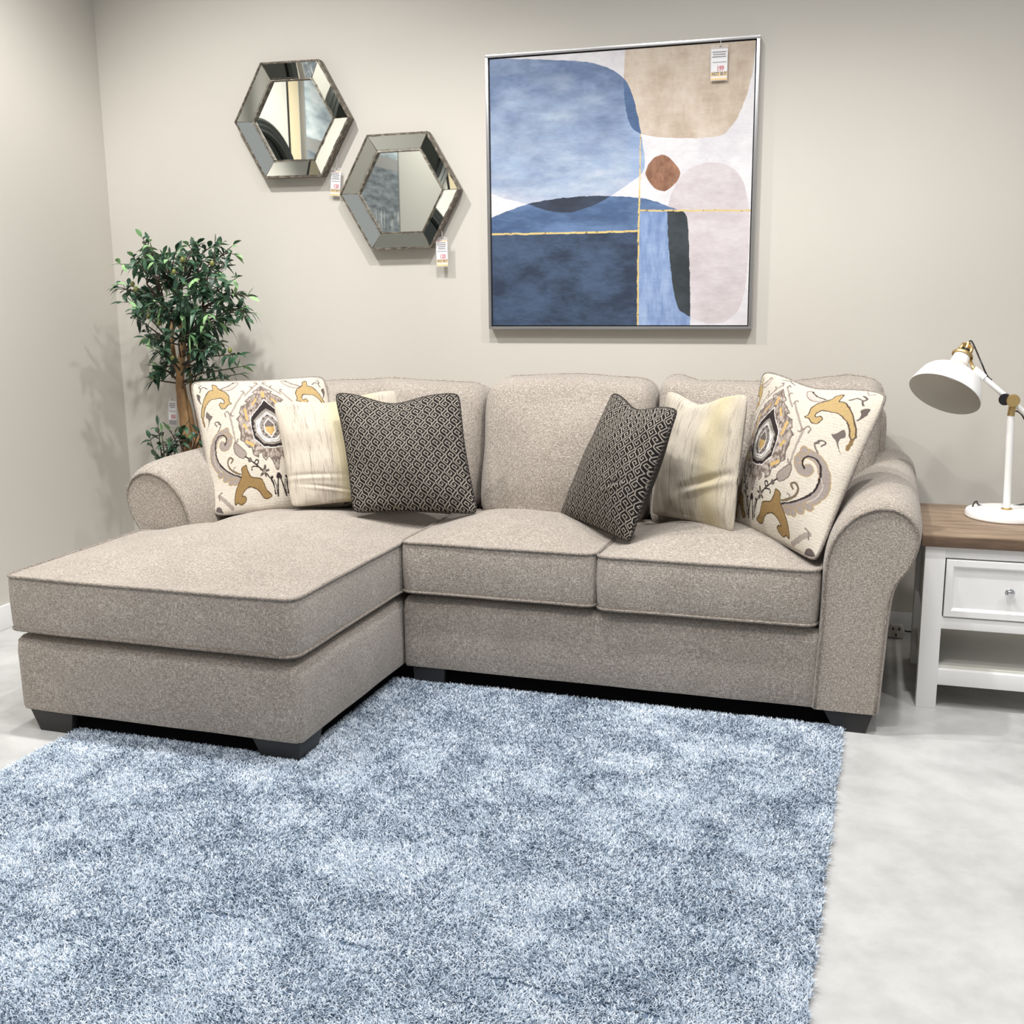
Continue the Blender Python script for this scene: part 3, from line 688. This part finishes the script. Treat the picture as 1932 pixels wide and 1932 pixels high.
gr_ = noisetex(nt_, coords(nt_, (1, 22, 3)), 1.5, 4, .6); gm_ = math_(nt_, 'MULTIPLY', math_(nt_, 'GREATER_THAN', gr_, .56), math_(nt_, 'LESS_THAN', math_(nt_, 'ADD', zz_, math_(nt_, 'MULTIPLY', gr_, .4)), .15))
c_ = mixc(nt_, math_(nt_, 'MULTIPLY', gm_, .7), c_, srgb(226, 226, 222)); nt_.links.new(c_, b__.inputs['Base Color'])
link('canvas', boxmesh(.004, .03, -.75, .75, -.75, .85, .001), m_, sp)
bm = bmesh.new()
for a, b, c, d in ((-.77, -.75, -.77, .87), (.75, .77, -.77, .87), (-.75, .75, -.77, -.75), (-.75, .75, .85, .87)): box(bm, .001, .032, a, b, c, d)
link('frame', bmdone(bm, .001), plain('grey_frame', (150, 148, 146), .5), sp)

# ------------------------------------------------------------------ price tags
def textmesh(body, size, bold=0):
    cu = bpy.data.curves.new('t', 'FONT'); cu.body = body; cu.size = size; cu.align_x = 'CENTER'; cu.align_y = 'CENTER'; cu.resolution_u = 3; cu.offset = bold
    o = bpy.data.objects.new('t', cu); COL.objects.link(o); dg = bpy.context.evaluated_depsgraph_get(); dg.update()
    me = bpy.data.meshes.new_from_object(o.evaluated_get(dg)); bpy.data.objects.remove(o); bpy.data.curves.remove(cu)
    me.transform(Matrix.Rotation(PI/2, 4, 'X')); return me
T_RED = plain('tag_red', (206, 40, 66), .6); T_YEL = plain('tag_yellow', (250, 206, 110), .6); T_BLK = plain('tag_black', (40, 34, 34), .6); T_GRY = plain('tag_grey', (126, 118, 128), .6); T_PINK = plain('tag_pink', (222, 120, 160), .6); T_DRED = plain('tag_dark_red', (150, 52, 40), .6)
def clearmat():
    m, nt, b = newmat('clear_sleeve', .1); b.inputs['Alpha'].default_value = .16; return m
CLEAR = clearmat()
def price_tag(label, pos, w, h, price, roll=0, yaw=0, foot='HOT BUY', header=True, strlen=.05, grey=False, lines=4):
    """pos: top centre of the white card"""
    root = empty('price_tag', tuple(pos)); root.rotation_euler = (0, roll, yaw); tag(root, label, 'price tag')
    B = lambda nm, a, b, c, d, y, m: link(nm, boxmesh(a, b, y-.0006, y, c, d, 0), m, root)
    B('plastic_sleeve', -w*.54, w*.54, -h*1.03, h*.12, -.0012, CLEAR)
    B('card', -w/2, w/2, -h, 0, .001, CARD)
    if header: B('header_stripe', -w/2, 0, -h*.045, -h*.008, .0003, T_DRED); B('header_stripe', 0.0, w/2, -h*.045, -h*.008, .0003, T_YEL)
    fh = .27 if not grey else .2
    B('footer_band', -w/2, w/2, -h*.87 if not grey else -h, -h*.73 if not grey else -h*.8, .0003, T_YEL if not grey else T_GRY)
    if not grey: B('footer_strip', -w/2, w/2, -h*.995, -h*.93, .0003, T_YEL)
    bm = bmesh.new()
    r = random.Random(len(label))
    for i in range(lines):
        z = -h*(.10+.075*i); ww = w*(.30+.13*r.random()); x = -ww
        while x < ww:
            dx = w*.035+r.random()*w*.06; box(bm, x, min(x+dx, ww), -.0008, -.0002, z-h*.016, z+h*.016); x += dx+w*.018
    x = -w*.4
    while x < w*.4:
        box(bm, x, x+w*.03, -.0008, -.0002, -h*.435, -h*.415); x += w*.042
    link('print_lines', bmdone(bm, smooth=False), T_BLK, root)
    if price:
        me = textmesh(price, h*.19, h*.007); o = link('price_number', me, T_RED, root); o.location = (w*.08, -.0006, -h*(.63 if not grey else .66)); o.scale = (.85, 1, 1.15)
    if foot:
        me = textmesh(foot, w*.25, w*.012); o = link('footer_lettering', me, T_BLK, root); o.location = (w*.02, -.0008, -h*.795); o.scale = (.85, 1, 1.1)
    link('eyelet', mesh(*tube([(w*.06+.0025*math.cos(a), -.002, h*.07+.0025*math.sin(a)) for a in np.linspace(0, 2*PI, 12)[:-1]], .0008, 5, closed=True)), BLACKPLAS, root)
    link('hanging_string', mesh(*tube([(w*.06, -.002, h*.075), (w*.07, -.001, h*.075+strlen*.5), (w*.06, 0, h*.075+strlen)], .0009, 5)), CARD, root)
p1 = at(634, 322, 1, -.02); price_tag('small price tag hanging from the upper left mirror, partly behind the lower mirror', p1, .047, .108, '120', roll=.09, strlen=.055)
p2 = at(832.5, 453, 1, -.052); p2[1] = -.03; p2 = at(833, 453, 1, -.04); price_tag('small price tag hanging from the lower right mirror', p2, .052, .112, '120', roll=-.01, strlen=.03)
p3 = at(1357.5, 92, 1, -.052); price_tag('price tag hanging from the top frame of the painting', p3, .064, .117, '199', roll=.0, header=False, strlen=.03, lines=3)
p4 = at(325, 757, 1, -.36); price_tag('price tag with grey footer hanging on the olive tree trunk', p4, .040, .108, '350', roll=.05, foot=None, header=False, grey=True, strlen=.09, lines=3)

# ------------------------------------------------------------------ olive tree
tree = empty('potted_olive_tree', (-1.72, -.40, 0)); tag(tree, 'artificial olive tree with gnarled trunks in the corner behind the left arm', 'tree')
TO = np.array([-1.72, -.40, 0])
def tp(px, py, y=-.4): return at(px, py, 1, y)-TO
tr1 = [(0.02, .02, .16), (.02, .01, .45)]+[tuple(tp(*p)) for p in ((353, 850), (347, 790), (340, 735), (341, 690), (345, 640), (339, 590), (333, 540))]
tr2 = [(-.02, 0, .16), (.06, .02, .45)]+[tuple(tp(*p, y=-.36)) for p in ((372, 850), (362, 800), (350, 750), (336, 700), (326, 660), (322, 610), (300, 560))]
tr3 = [(.05, .04, .16), (.1, .04, .45)]+[tuple(tp(*p, y=-.33)) for p in ((384, 850), (374, 790), (362, 730), (356, 680), (368, 630), (385, 570))]
for q, r0 in ((tr1, .030), (tr2, .02), (tr3, .016)):
    P = catmull(q, 6); rs = [r0*(1-.72*i/len(P))*(1+.18*nz(i*.35, r0*99, 0)) for i in range(len(P))]
    P = [p+np.array([.005*nz(i*.4, 3, r0*50), 0, 0]) for i, p in enumerate(P)]
    link('trunk', mesh(*tube(P, rs, 10)), BARK, tree)
clus = [((262, 480), 44), ((300, 500), 50), ((345, 500), 46), ((392, 500), 46), ((425, 520), 34), ((250, 560), 32), ((235, 545), 18), ((285, 560), 55), ((340, 560), 62), ((395, 560), 55), ((290, 620), 48), ((345, 630), 55), ((400, 620), 45), ((440, 590), 26), ((462, 580), 14), ((320, 670), 36), ((395, 680), 44), ((430, 690), 30), ((355, 690), 30), ((290, 650), 30), ((270, 455), 16), ((420, 480), 16), ((400, 710), 22), ((300, 700), 16), ((380, 650), 40)]
tips = []
for (c, r) in clus:
    k = max(2, int(r*r/330))
    for _ in range(k):
        a = random.random()*2*PI; rr = r*math.sqrt(random.random()); y = -.4+random.uniform(-1, 1)*.0048*min(r+10, 50)
        tips.append((tp(c[0]+rr*math.cos(a), c[1]+rr*math.sin(a)*1.0, y), r))
tips += [(tp(*p, -.42), 12) for p in ((222, 545), (232, 570), (268, 448), (282, 455), (372, 460), (405, 460), (440, 462), (443, 480), (470, 560), (478, 590), (465, 600), (462, 690), (455, 705), (290, 715), (300, 690))]
trunkpts = [p for q in (tr1, tr2, tr3) for p in catmull(q, 4) if p[2] > .98]
leafL = []; leafD = []; twigs = []
def leaf(p, d, L, W, bend, out):
    d = d/np.linalg.norm(d); s = np.cross(d, np.array([random.gauss(0, .5), random.gauss(0, .5), 1.])); s /= np.linalg.norm(s); n = np.cross(s, d)
    pr = [(0, .08), (.25, .75), (.5, 1), (.75, .7), (1, .05)]; V = []; F = []
    for f, w in pr:
        c = p+d*L*f-n*bend*L*f*f*0-np.array([0, 0, 1])*bend*L*f*f
        V += [c-s*W*w*.5+n*W*.12*w, c, c+s*W*w*.5+n*W*.12*w]
    for i in range(4):
        a = i*3; F += [(a, a+1, a+4, a+3), (a+1, a+2, a+5, a+4)]
    out.append((V, F))
def twig(start, end, nl, spread=1):
    m = (start+end)/2+np.array([random.gauss(0, .02), random.gauss(0, .02), random.uniform(-.01, .04)])
    P = catmull([start, m, end], 6); twigs.append(tube(P, list(np.linspace(.004, .0014, len(P))), 5))
    for i in range(nl):
        f = .38+.62*(i+random.random())/nl; x = f*(len(P)-1); j = int(min(x, len(P)-2)); p = P[j]+(P[j+1]-P[j])*(x-j)
        t = P[j+1]-P[j]; t = t/(np.linalg.norm(t)+1e-9); rd = np.array([random.gauss(0, 1), random.gauss(0, 1), random.gauss(.1, .8)]); rd -= t*(rd@t); rd /= np.linalg.norm(rd)
        d = t*random.uniform(.2, .9)+rd*random.uniform(.6, 1.1)
        leaf(p, d, random.uniform(.040, .066), random.uniform(.017, .024), random.uniform(-.1, .9), leafL if (f > .8 and random.random() < .25) else leafD)
    leaf(P[-1], P[-1]-P[-2], .055, .021, .2, leafL if random.random() < .4 else leafD)
for t_, r in tips:
    dd = sorted(trunkpts, key=lambda p: np.linalg.norm((p-t_)*[1, 1, 1.0])+.5*max(0, p[2]-t_[2]+.08)); st = dd[random.randint(0, 3)]
    v = t_-st; L = np.linalg.norm(v)
    if L > .22 and random.random() < .6: st2 = st+v*.35+np.array([0, 0, .02]); twigs.append(tube([st, (st+st2)/2, st2], [.006, .005, .004], 5)); st = st2
    twig(st, np.array(t_), 13 if r > 14 else 7)
mainn = len(twigs)
lowbase = tp(312, 905, -.45)
for p in ((298, 800), (283, 828), (305, 815), (320, 812), (330, 818), (340, 815), (350, 805), (338, 830), (318, 840), (352, 830), (310, 835), (385, 790), (378, 815)):
    e = tp(*p, -.45); b = lowbase if p[0] < 345 else tp(358, 870, -.42)
    twig(np.array(b), e, 6)
TWM = plain('twig', (78, 66, 56), .8)
link('branches', mesh(*merge(twigs[:mainn])), TWM, tree); link('low_shoots', mesh(*merge(twigs[mainn:])), TWM, tree)
def leafmat(name, a, b_):
    m, nt, b = newmat(name, .42, spec=.5); f = noisetex(nt, coords(nt), 14, 3); nt.links.new(ramp(nt, f, [(.35, srgb(*a)), (.65, srgb(*b_))]), b.inputs['Base Color']); return m
link('leaves', mesh(*merge(leafD)), leafmat('olive_leaf_dark', (30, 58, 44), (70, 104, 78)), tree)
o = link('young_leaves', mesh(*merge(leafL)), leafmat('olive_leaf_light', (96, 140, 92), (158, 196, 138)), tree); o['label'] = 'lighter green young leaves'
OLV = plain('olive_fruit', (112, 116, 60), .3)
for p in ((280, 597), (344, 490), (328, 513), (434, 661), (250, 536), (256, 546), (300, 610), (325, 675), (400, 497)):
    link('olive', mesh(*lathe([(0, -.013), (.005, -.011), (.0095, -.004), (.0095, .004), (.005, .011), (0, .013)], tp(*p, -.54), (.2, .1, 1), 12)), OLV, tree)
link('pot', mesh(*lathe([(.0, .001), (.115, .001), (.15, .27), (.16, .275), (.16, .30), (.145, .30), (.14, .26), (0, .25)], (.02, .02, 0), (0, 0, 1), 32), angle=40), BLACKPLAS, tree)

# ------------------------------------------------------------------ end table
tb = empty('end_table', (1.735, -.58, 0)); tag(tb, 'white end table with brown wood top, drawer and lower shelf beside the right arm', 'table')
TX0, TX1, TY0, TY1 = 1.467, 2.003, -.869, -.335
def tbox(nm, a, b, c, d, e, f, m=WHITEPAINT, bv=.002, par=None):
    return link(nm, boxmesh(a-1.735, b-1.735, c+.58, d+.58, e, f, bv), m, par or tb)
tbox('table_top', TX0-.013, TX1+.013, TY0-.012, TY1+.03, .569, .61, TABLETOP, .004)
LW = .065
tbox('edge_shade', TX0-.0138, TX1+.0138, TY0-.0128, TY1+.0308, .5695, .606, mottled('shaded_wood_edge', [(.3, (84, 66, 52)), (.7, (118, 96, 78))], 6, .5, 0, 5, (1, 6, 6)), .003)  # thin shell in a darker wood tone, painting shade onto the top's edges
for a, c in ((TX0, TY0), (TX1-LW, TY0), (TX0, TY1-LW), (TX1-LW, TY1-LW)): tbox('leg', a, a+LW, c, c+LW, 0, .569)
A0, A1, B0, B1 = TX0+LW, TX1-LW, TY0+LW, TY1-LW
tbox('front_rail', A0, A1, TY0+.004, TY0+.03, .531, .569); tbox('front_rail', A0, A1, TY0+.004, TY0+.03, .285, .325)
for xx in (TX0+.014, TX1-.034):
    tbox('side_panel', xx, xx+.02, B0, B1, .285, .569)
    tbox('side_rail', xx, xx+.02, B0, B1, .084, .143)
tbox('back_panel', A0, A1, TY1-.035, TY1-.015, .285, .569); tbox('back_rail', A0, A1, TY1-.04, TY1-.012, .084, .143)
tbox('lower_rail', A0, A1, TY0+.008, TY0+.035, .084, .138)
tbox('shelf', TX0+.03, TX1-.03, TY0+.03, TY1-.03, .128, .145, SHELFG)
tbox('drawer_bottom', A0, A1, TY0+.03, TY1-.03, .285, .29)
# drawer front with a raised picture-frame moulding
dr0, dr1, e0, e1 = A0+.004, A1-.004, .329, .527
bm = bmesh.new()
def rect(x0, x1, z0, z1, y): return [bm.verts.new((a-1.735, y+.58, b)) for a, b in ((x0, z0), (x1, z0), (x1, z1), (x0, z1))]
lv = [rect(dr0, dr1, e0, e1, TY0+.03), rect(dr0, dr1, e0, e1, TY0+.001), rect(dr0+.002, dr1-.002, e0+.002, e1-.002, TY0-.001), rect(dr0+.022, dr1-.022, e0+.022, e1-.022, TY0-.001), rect(dr0+.03, dr1-.03, e0+.03, e1-.03, TY0+.010)]
for a, b in zip(lv[:-1], lv[1:]):
    for i in range(4): bm.faces.new((a[i], a[(i+1) % 4], b[(i+1) % 4], b[i]))
bm.faces.new(lv[-1])
dw = link('drawer', bmdone(bm, angle=20), WHITEPAINT, tb)
kc = ((dr0+dr1)/2-1.735, TY0+.01+.58, .428)
link('knob', mesh(*lathe([(.0, -.002), (.008, -.002), (.006, .012), (.008, .016), (.0145, .019), (.016, .024), (.013, .028), (.0105, .0275), (.009, .031), (0, .032)], kc, (0, -1, 0), 28)), CHROME, dw)

# ------------------------------------------------------------------ lamp
LY = -.485
lb = at(1899, 962, 2, .636); LY = float(lb[1])
def lp(px, py, dy=0): return at(px, py, 1, LY+dy)-np.array([lb[0], LY, 0.6105])
lamp = empty('desk_lamp', (lb[0], LY, .6105)); tag(lamp, 'white adjustable desk lamp with brass joints on the end table', 'lamp')
link('lamp_base', mesh(*lathe([(0, 0), (.134, 0), (.1375, .004), (.1375, .018), (.134, .024), (.125, .026), (.03, .028), (0, .028)], (0, 0, 0), (0, 0, 1), 64), angle=40), LAMPWHITE, lamp)
link('base_collar', mesh(*lathe([(0, .027), (.019, .027), (.019, .031), (.013, .034), (0, .034)], (0, 0, 0), (0, 0, 1), 28), angle=40), BRASS, lamp)
jt = lp(1907, 784); jc = lp(1912, 755)
link('pole', mesh(*tube([(0, 0, .03), jt], .0125, 20), angle=50), LAMPWHITE, lamp)
link('pole_cap', mesh(*tube([jt-[0, 0, .002], jt+(jc-jt)*.55], .0125, 20), angle=50), BRASS, lamp)
j = empty('x'); bpy.data.objects.remove(j)
link('swivel_joint', mesh(*lathe([(0, -.032), (.020, -.032), (.0225, -.026), (.0225, -.014), (.018, -.012), (.018, .006), (0, .006)], jc, (.15, 1, 0), 28), angle=40), BRASS, lamp)
link('joint_clamp', mesh(*lathe([(0, -.022), (.020, -.022), (.020, .014), (0, .014)], jc+np.array([-.026, .012, .002]), (.15, 1, 0), 24), angle=40), BLACKPLAS, lamp)
a0_, a1_ = lp(1838, 697, .02), lp(2010, 845, .02)
link('arm', mesh(*tube([a0_, a1_], .0098, 18), angle=50), LAMPWHITE, lamp)
dirA = (a1_-a0_)/np.linalg.norm(a1_-a0_)
link('arm_sleeve', mesh(*tube([a0_-dirA*.002, a0_+dirA*.045], .0135, 18), angle=50), LAMPWHITE, lamp)
# shade
rimc = lp(1781.8, 744); topc = lp(1823, 668)
axv = topc-rimc; axv = axv-np.array([0, 1, 0])*axv[1]; axv /= np.linalg.norm(axv); axv = axv+np.array([0, .60, 0]); axv /= np.linalg.norm(axv)
Lsh = .168; k = .126/.1265
prof = [(.1265, 0), (.128, .002), (.1255, .010), (.119, .030), (.111, .054), (.101, .074), (.082, .091), (.055, .105), (.038, .118), (.032, .136), (.030, .156), (.029, .168)]
prof = catmull([(a, b) for a, b in prof], 3)
inner = [(.024, .164), (.028, .140), (.038, .122), (.056, .106), (.080, .090), (.098, .071), (.108, .052), (.1165, .03), (.1235, .008), (.1265, 0)]
link('lamp_shade', mesh(*lathe(prof, rimc, axv, 64), angle=70), LAMPWHITE, lamp)
INNER = plain('shade_inside', (214, 210, 202), .5)
o = link('shade_lining', mesh(*lathe(inner, rimc, axv, 64)), INNER, lamp)
tpz = rimc+axv*.168
link('shade_collar', mesh(*lathe([(.0, -.004), (.037, -.004), (.038, .001), (.035, .006), (.029, .008), (.0, .008)], tpz, axv, 32), angle=40), BRASS, lamp)
n_ = np.cross(axv, [0, 1, 0]); n_ /= np.linalg.norm(n_); b_ = np.cross(axv, n_)
parts = []
for i in range(4):
    an = PI/4+i*PI/2; d0 = n_*math.cos(an)+b_*math.sin(an)
    parts.append(tube([tpz+d0*.027+axv*.004, tpz+d0*.024+axv*.034, tpz+d0*.010+axv*.044], [.0065, .0058, .005], 8))
link('collar_cage', mesh(*merge(parts)), BRASS, lamp)
link('socket', mesh(*lathe([(0, .006), (.018, .006), (.017, .026), (.010, .03), (0, .03)], tpz, axv, 24), angle=40), BLACKPLAS, lamp)
link('top_knob', mesh(*lathe([(0, .028), (.011, .028), (.011, .046), (.0085, .048), (.010, .054), (.0, .058)], tpz, axv, 24), angle=50), BRASS, lamp)
link('arm_bracket', mesh(*tube([tpz+axv*.0+n_*.026*(1 if n_[0] > 0 else -1), a0_+np.array([-.004, 0, .006]), a0_+dirA*.006], .006, 8)), BRASS, lamp)
kt = tpz+axv*.055
link('power_cord', mesh(*tube(catmull([kt, kt+np.array([.012, .0, .004]), lp(1851, 683, .03), lp(1862, 708, .03), lp(1871, 717, .022)], 8), .0028, 8)), BLACKPLAS, lamp)
link('power_cord', mesh(*tube(catmull([lp(1913, 776, .02), lp(1921, 777, .03), lp(1932, 790, .035), lp(1945, 830, .04), lp(1950, 900, .06), lp(1945, 946, .09), lp(1880, 955, .10), lp(1848, 953, .06), lp(1843, 946, .045), lp(1837, 950, .03), lp(1834, 962, .03)], 8), .0026, 8)), BLACKPLAS, lamp)

# plug lying on the floor behind the table
pc = at(1690, 1199, 1, -.09); pc[2] = .032
pl = empty('power_plug', (pc[0], pc[1], 0)); tag(pl, 'white three pin plug lying on the floor between sofa and end table', 'plug')
link('plug_body', mesh(*solid(rpoly([(-.032, .004), (.03, .004), (.034, .03), (.022, .062), (-.02, .062), (-.036, .03)], .009, .01), [(0, .003), (.004, 0), (.018, 0), (.022, .004)], lambda a, b, c: (a, .012-c, b), -.002, .002), angle=50), plain('plug_white', (196, 190, 184), .5), pl)
bm = bmesh.new()
for x, z in ((-.012, .046), (.012, .046), (0, .02)): box(bm, x-.003, x+.003, -.026, -.01, z-.004, z+.004)
link('pins', bmdone(bm), BLACKPLAS, pl)
link('cable', mesh(*tube(catmull([(.028, .005, .034), (.05, .01, .03), (.09, .02, .028), (.2, .03, .008), (.5, .04, .004)], 6), .0035, 8)), BLACKPLAS, pl)

# ------------------------------------------------------------------ rug
rug = empty('area_rug', (0, -2.3, 0), -.027); tag(rug, 'shaggy mottled blue grey rug lying on the pale floor under the sofa front', 'rug')
RX0, RX1, RY0, RY1 = -1.20, 1.203, -3.45, -1.12
def rugmat(name, tuft):
    m, nt, b = newmat(name, .95, spec=.1)
    f = noisetex(nt, coords(nt, (1, 1.3, 0)), 5.0, 7, .7); g = noisetex(nt, coords(nt, (1, 1, 1)), 70, 3, .7)
    k = math_(nt, 'ADD', math_(nt, 'MULTIPLY', f, .48), math_(nt, 'MULTIPLY', g, .52))
    if tuft:
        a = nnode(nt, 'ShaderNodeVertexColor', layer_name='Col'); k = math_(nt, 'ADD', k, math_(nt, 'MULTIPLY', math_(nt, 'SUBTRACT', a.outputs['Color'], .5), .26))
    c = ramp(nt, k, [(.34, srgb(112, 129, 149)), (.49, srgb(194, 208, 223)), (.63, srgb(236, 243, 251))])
    nt.links.new(c, b.inputs['Base Color']); return m
bmx = []; n = 60
edge = rpoly([(RX0+.006, RY0+2.3), (RX1-.006, RY0+2.3), (RX1-.006, RY1+2.294), (RX0+.006, RY1+2.294)], .02, .03)
edge = [p+np.array([.003*nz(p[0]*9, p[1]*9, 0), .003*nz(p[1]*9, p[0]*9, 5)]) for p in edge]
link('backing', mesh(*solid(edge, [(.001, 0), (.010, .002)], up, 0, .001, rings=4), angle=40), plain('rug_backing', (104, 120, 140), .95, 0, .1), rug)
NT = 600000
X = rng.uniform(RX0, RX1, NT); Y = rng.uniform(-3.3, RY1, NT)
X = X+.006*(vnoise(Y*30+100, Y*0, 79)-.5)*(np.abs(X) > 1.1)
ca_, cb_ = at(340, 1706, 2, .02), at(1260, 1905, 2, .02)
def ldist(X, Y, a, b):
    dx, dy = b[0]-a[0], b[1]-a[1]; L = dx*dx+dy*dy; t = np.clip(((X-a[0])*dx+(Y-a[1])*dy)/L, 0, 1); return np.hypot(X-a[0]-t*dx, Y-a[1]-t*dy), t
dcr, tcr = ldist(X, Y+.006*(vnoise(X*14+40, Y*0+3, 77)-.5), ca_, cb_)
keep = ~((dcr < .0065) & (vnoise(X*9+50, Y*0+1, 78) > .28))
X, Y, dcr = X[keep], Y[keep], dcr[keep]; NT = len(X)
th = 2*PI*(vnoise(X*5+30, Y*5+30, 70)*1.1+vnoise(X*40+30, Y*40+30, 71)*.5)+rng.normal(0, 1.5, NT)
ln = rng.uniform(.010, .015, NT); lean = rng.uniform(.5, 1.35, NT); wd = rng.uniform(.0013, .0026, NT)
lx, ly = np.cos(th), np.sin(th); sx, sy = -ly, lx; tw = rng.uniform(-.6, .6, NT); sx, sy = sx*np.cos(tw)-sy*np.sin(tw), sx*np.sin(tw)+sy*np.cos(tw)
z0_ = .008
def pt(f, w):
    hx = X+lx*ln*np.sin(lean)*f*f*1.1; hy = Y+ly*ln*np.sin(lean)*f*f*1.1; hz = z0_+ln*np.cos(lean*.75)*f
    return [np.stack([hx+s*sx*wd*w*.5, hy+s*sy*wd*w*.5+2.3, hz], 1) for s in (-1, 1)]
L0, R0 = pt(0, 1); L1, R1 = pt(.75, 1.3); T0 = (pt(1, .3)[0]+pt(1, .3)[1])/2
Vt = np.stack([L0, R0, R1, L1, T0], 1).reshape(-1, 3); b5 = np.arange(NT)*5
me = bpy.data.meshes.new('m'); me.vertices.add(len(Vt)); me.vertices.foreach_set('co', Vt.reshape(-1))
li = np.stack([b5, b5+1, b5+2, b5+3, b5+3, b5+2, b5+4], 1).reshape(-1).astype(np.int32); me.loops.add(len(li)); me.loops.foreach_set('vertex_index', li)
me.polygons.add(NT*2); me.polygons.foreach_set('loop_start', np.stack([np.arange(NT)*7, np.arange(NT)*7+4], 1).reshape(-1).astype(np.int32)); me.polygons.foreach_set('loop_total', np.tile([4, 3], NT).astype(np.int32)); me.update(calc_edges=True)
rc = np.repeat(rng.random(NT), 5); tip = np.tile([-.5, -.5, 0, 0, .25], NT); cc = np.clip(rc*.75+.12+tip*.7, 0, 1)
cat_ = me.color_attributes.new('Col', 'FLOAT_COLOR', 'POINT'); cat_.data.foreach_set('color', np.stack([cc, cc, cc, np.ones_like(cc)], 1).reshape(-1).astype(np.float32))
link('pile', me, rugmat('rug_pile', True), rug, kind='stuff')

# ------------------------------------------------------------------ light
def spot(x, y, z, tx, ty, tz, e, ang=100, r=.05, c=(1, .978, .952)):
    d = bpy.data.lights.new('spot', 'SPOT'); d.energy = e; d.spot_size = math.radians(ang); d.spot_blend = .6; d.shadow_soft_size = r; d.color = c
    o = bpy.data.objects.new('ceiling_and_fill_spot', d); COL.objects.link(o); o.location = (x, y, z)
    o.rotation_euler = (Vector((tx, ty, tz))-Vector((x, y, z))).to_track_quat('-Z', 'Y').to_euler()
spot(-1.35, -1.6, 3.5, -1.40, -1.2, 0, 175, 130); spot(.15, -1.7, 3.5, .15, -1.4, 0, 180, 118); spot(1.55, -1.7, 3.5, 1.55, -1.4, 0, 150, 118)
spot(-.8, -2.6, 3.5, -1.2, 0, 1.2, 46, 66); spot(.3, -2.6, 3.5, .2, 0, 1.1, 52, 70); spot(1.7, -2.5, 3.5, 1.7, 0, 1.3, 38, 75)  # washers added to brighten the back wall
spot(-.7, -3.3, 3.5, -.7, -2.6, 0, 105, r=.2); spot(.9, -3.3, 3.5, .9, -2.6, 0, 105, r=.2); spot(2.9, -2.4, 3.5, 2.7, -2.2, 0, 80)
spot(-.5, -2.2, 3.4, -2.27, -.9, .8, 115, 70, r=.12)  # extra spot added to lighten the left wall
spot(-1.2, -4.4, 3.5, -2.1, -4.0, 1.2, 150); spot(-.9, -6.3, 3.5, -.9, -7.4, 1.2, 180); spot(2.2, -6.3, 3.5, 2.2, -7.4, 1.2, 180)  # spots added to light the far walls that the mirrors reflect
w = bpy.data.worlds.new('world'); SC.world = w; w.use_nodes = True; bg = w.node_tree.nodes['Background']; bg.inputs[0].default_value = (.98, .99, 1, 1); bg.inputs[1].default_value = .38
SC.view_settings.view_transform = 'Standard'; SC.view_settings.look = 'None'; SC.view_settings.exposure = 0; SC.view_settings.gamma = 1
SC.cycles.max_bounces = 8; SC.cycles.use_denoising = True
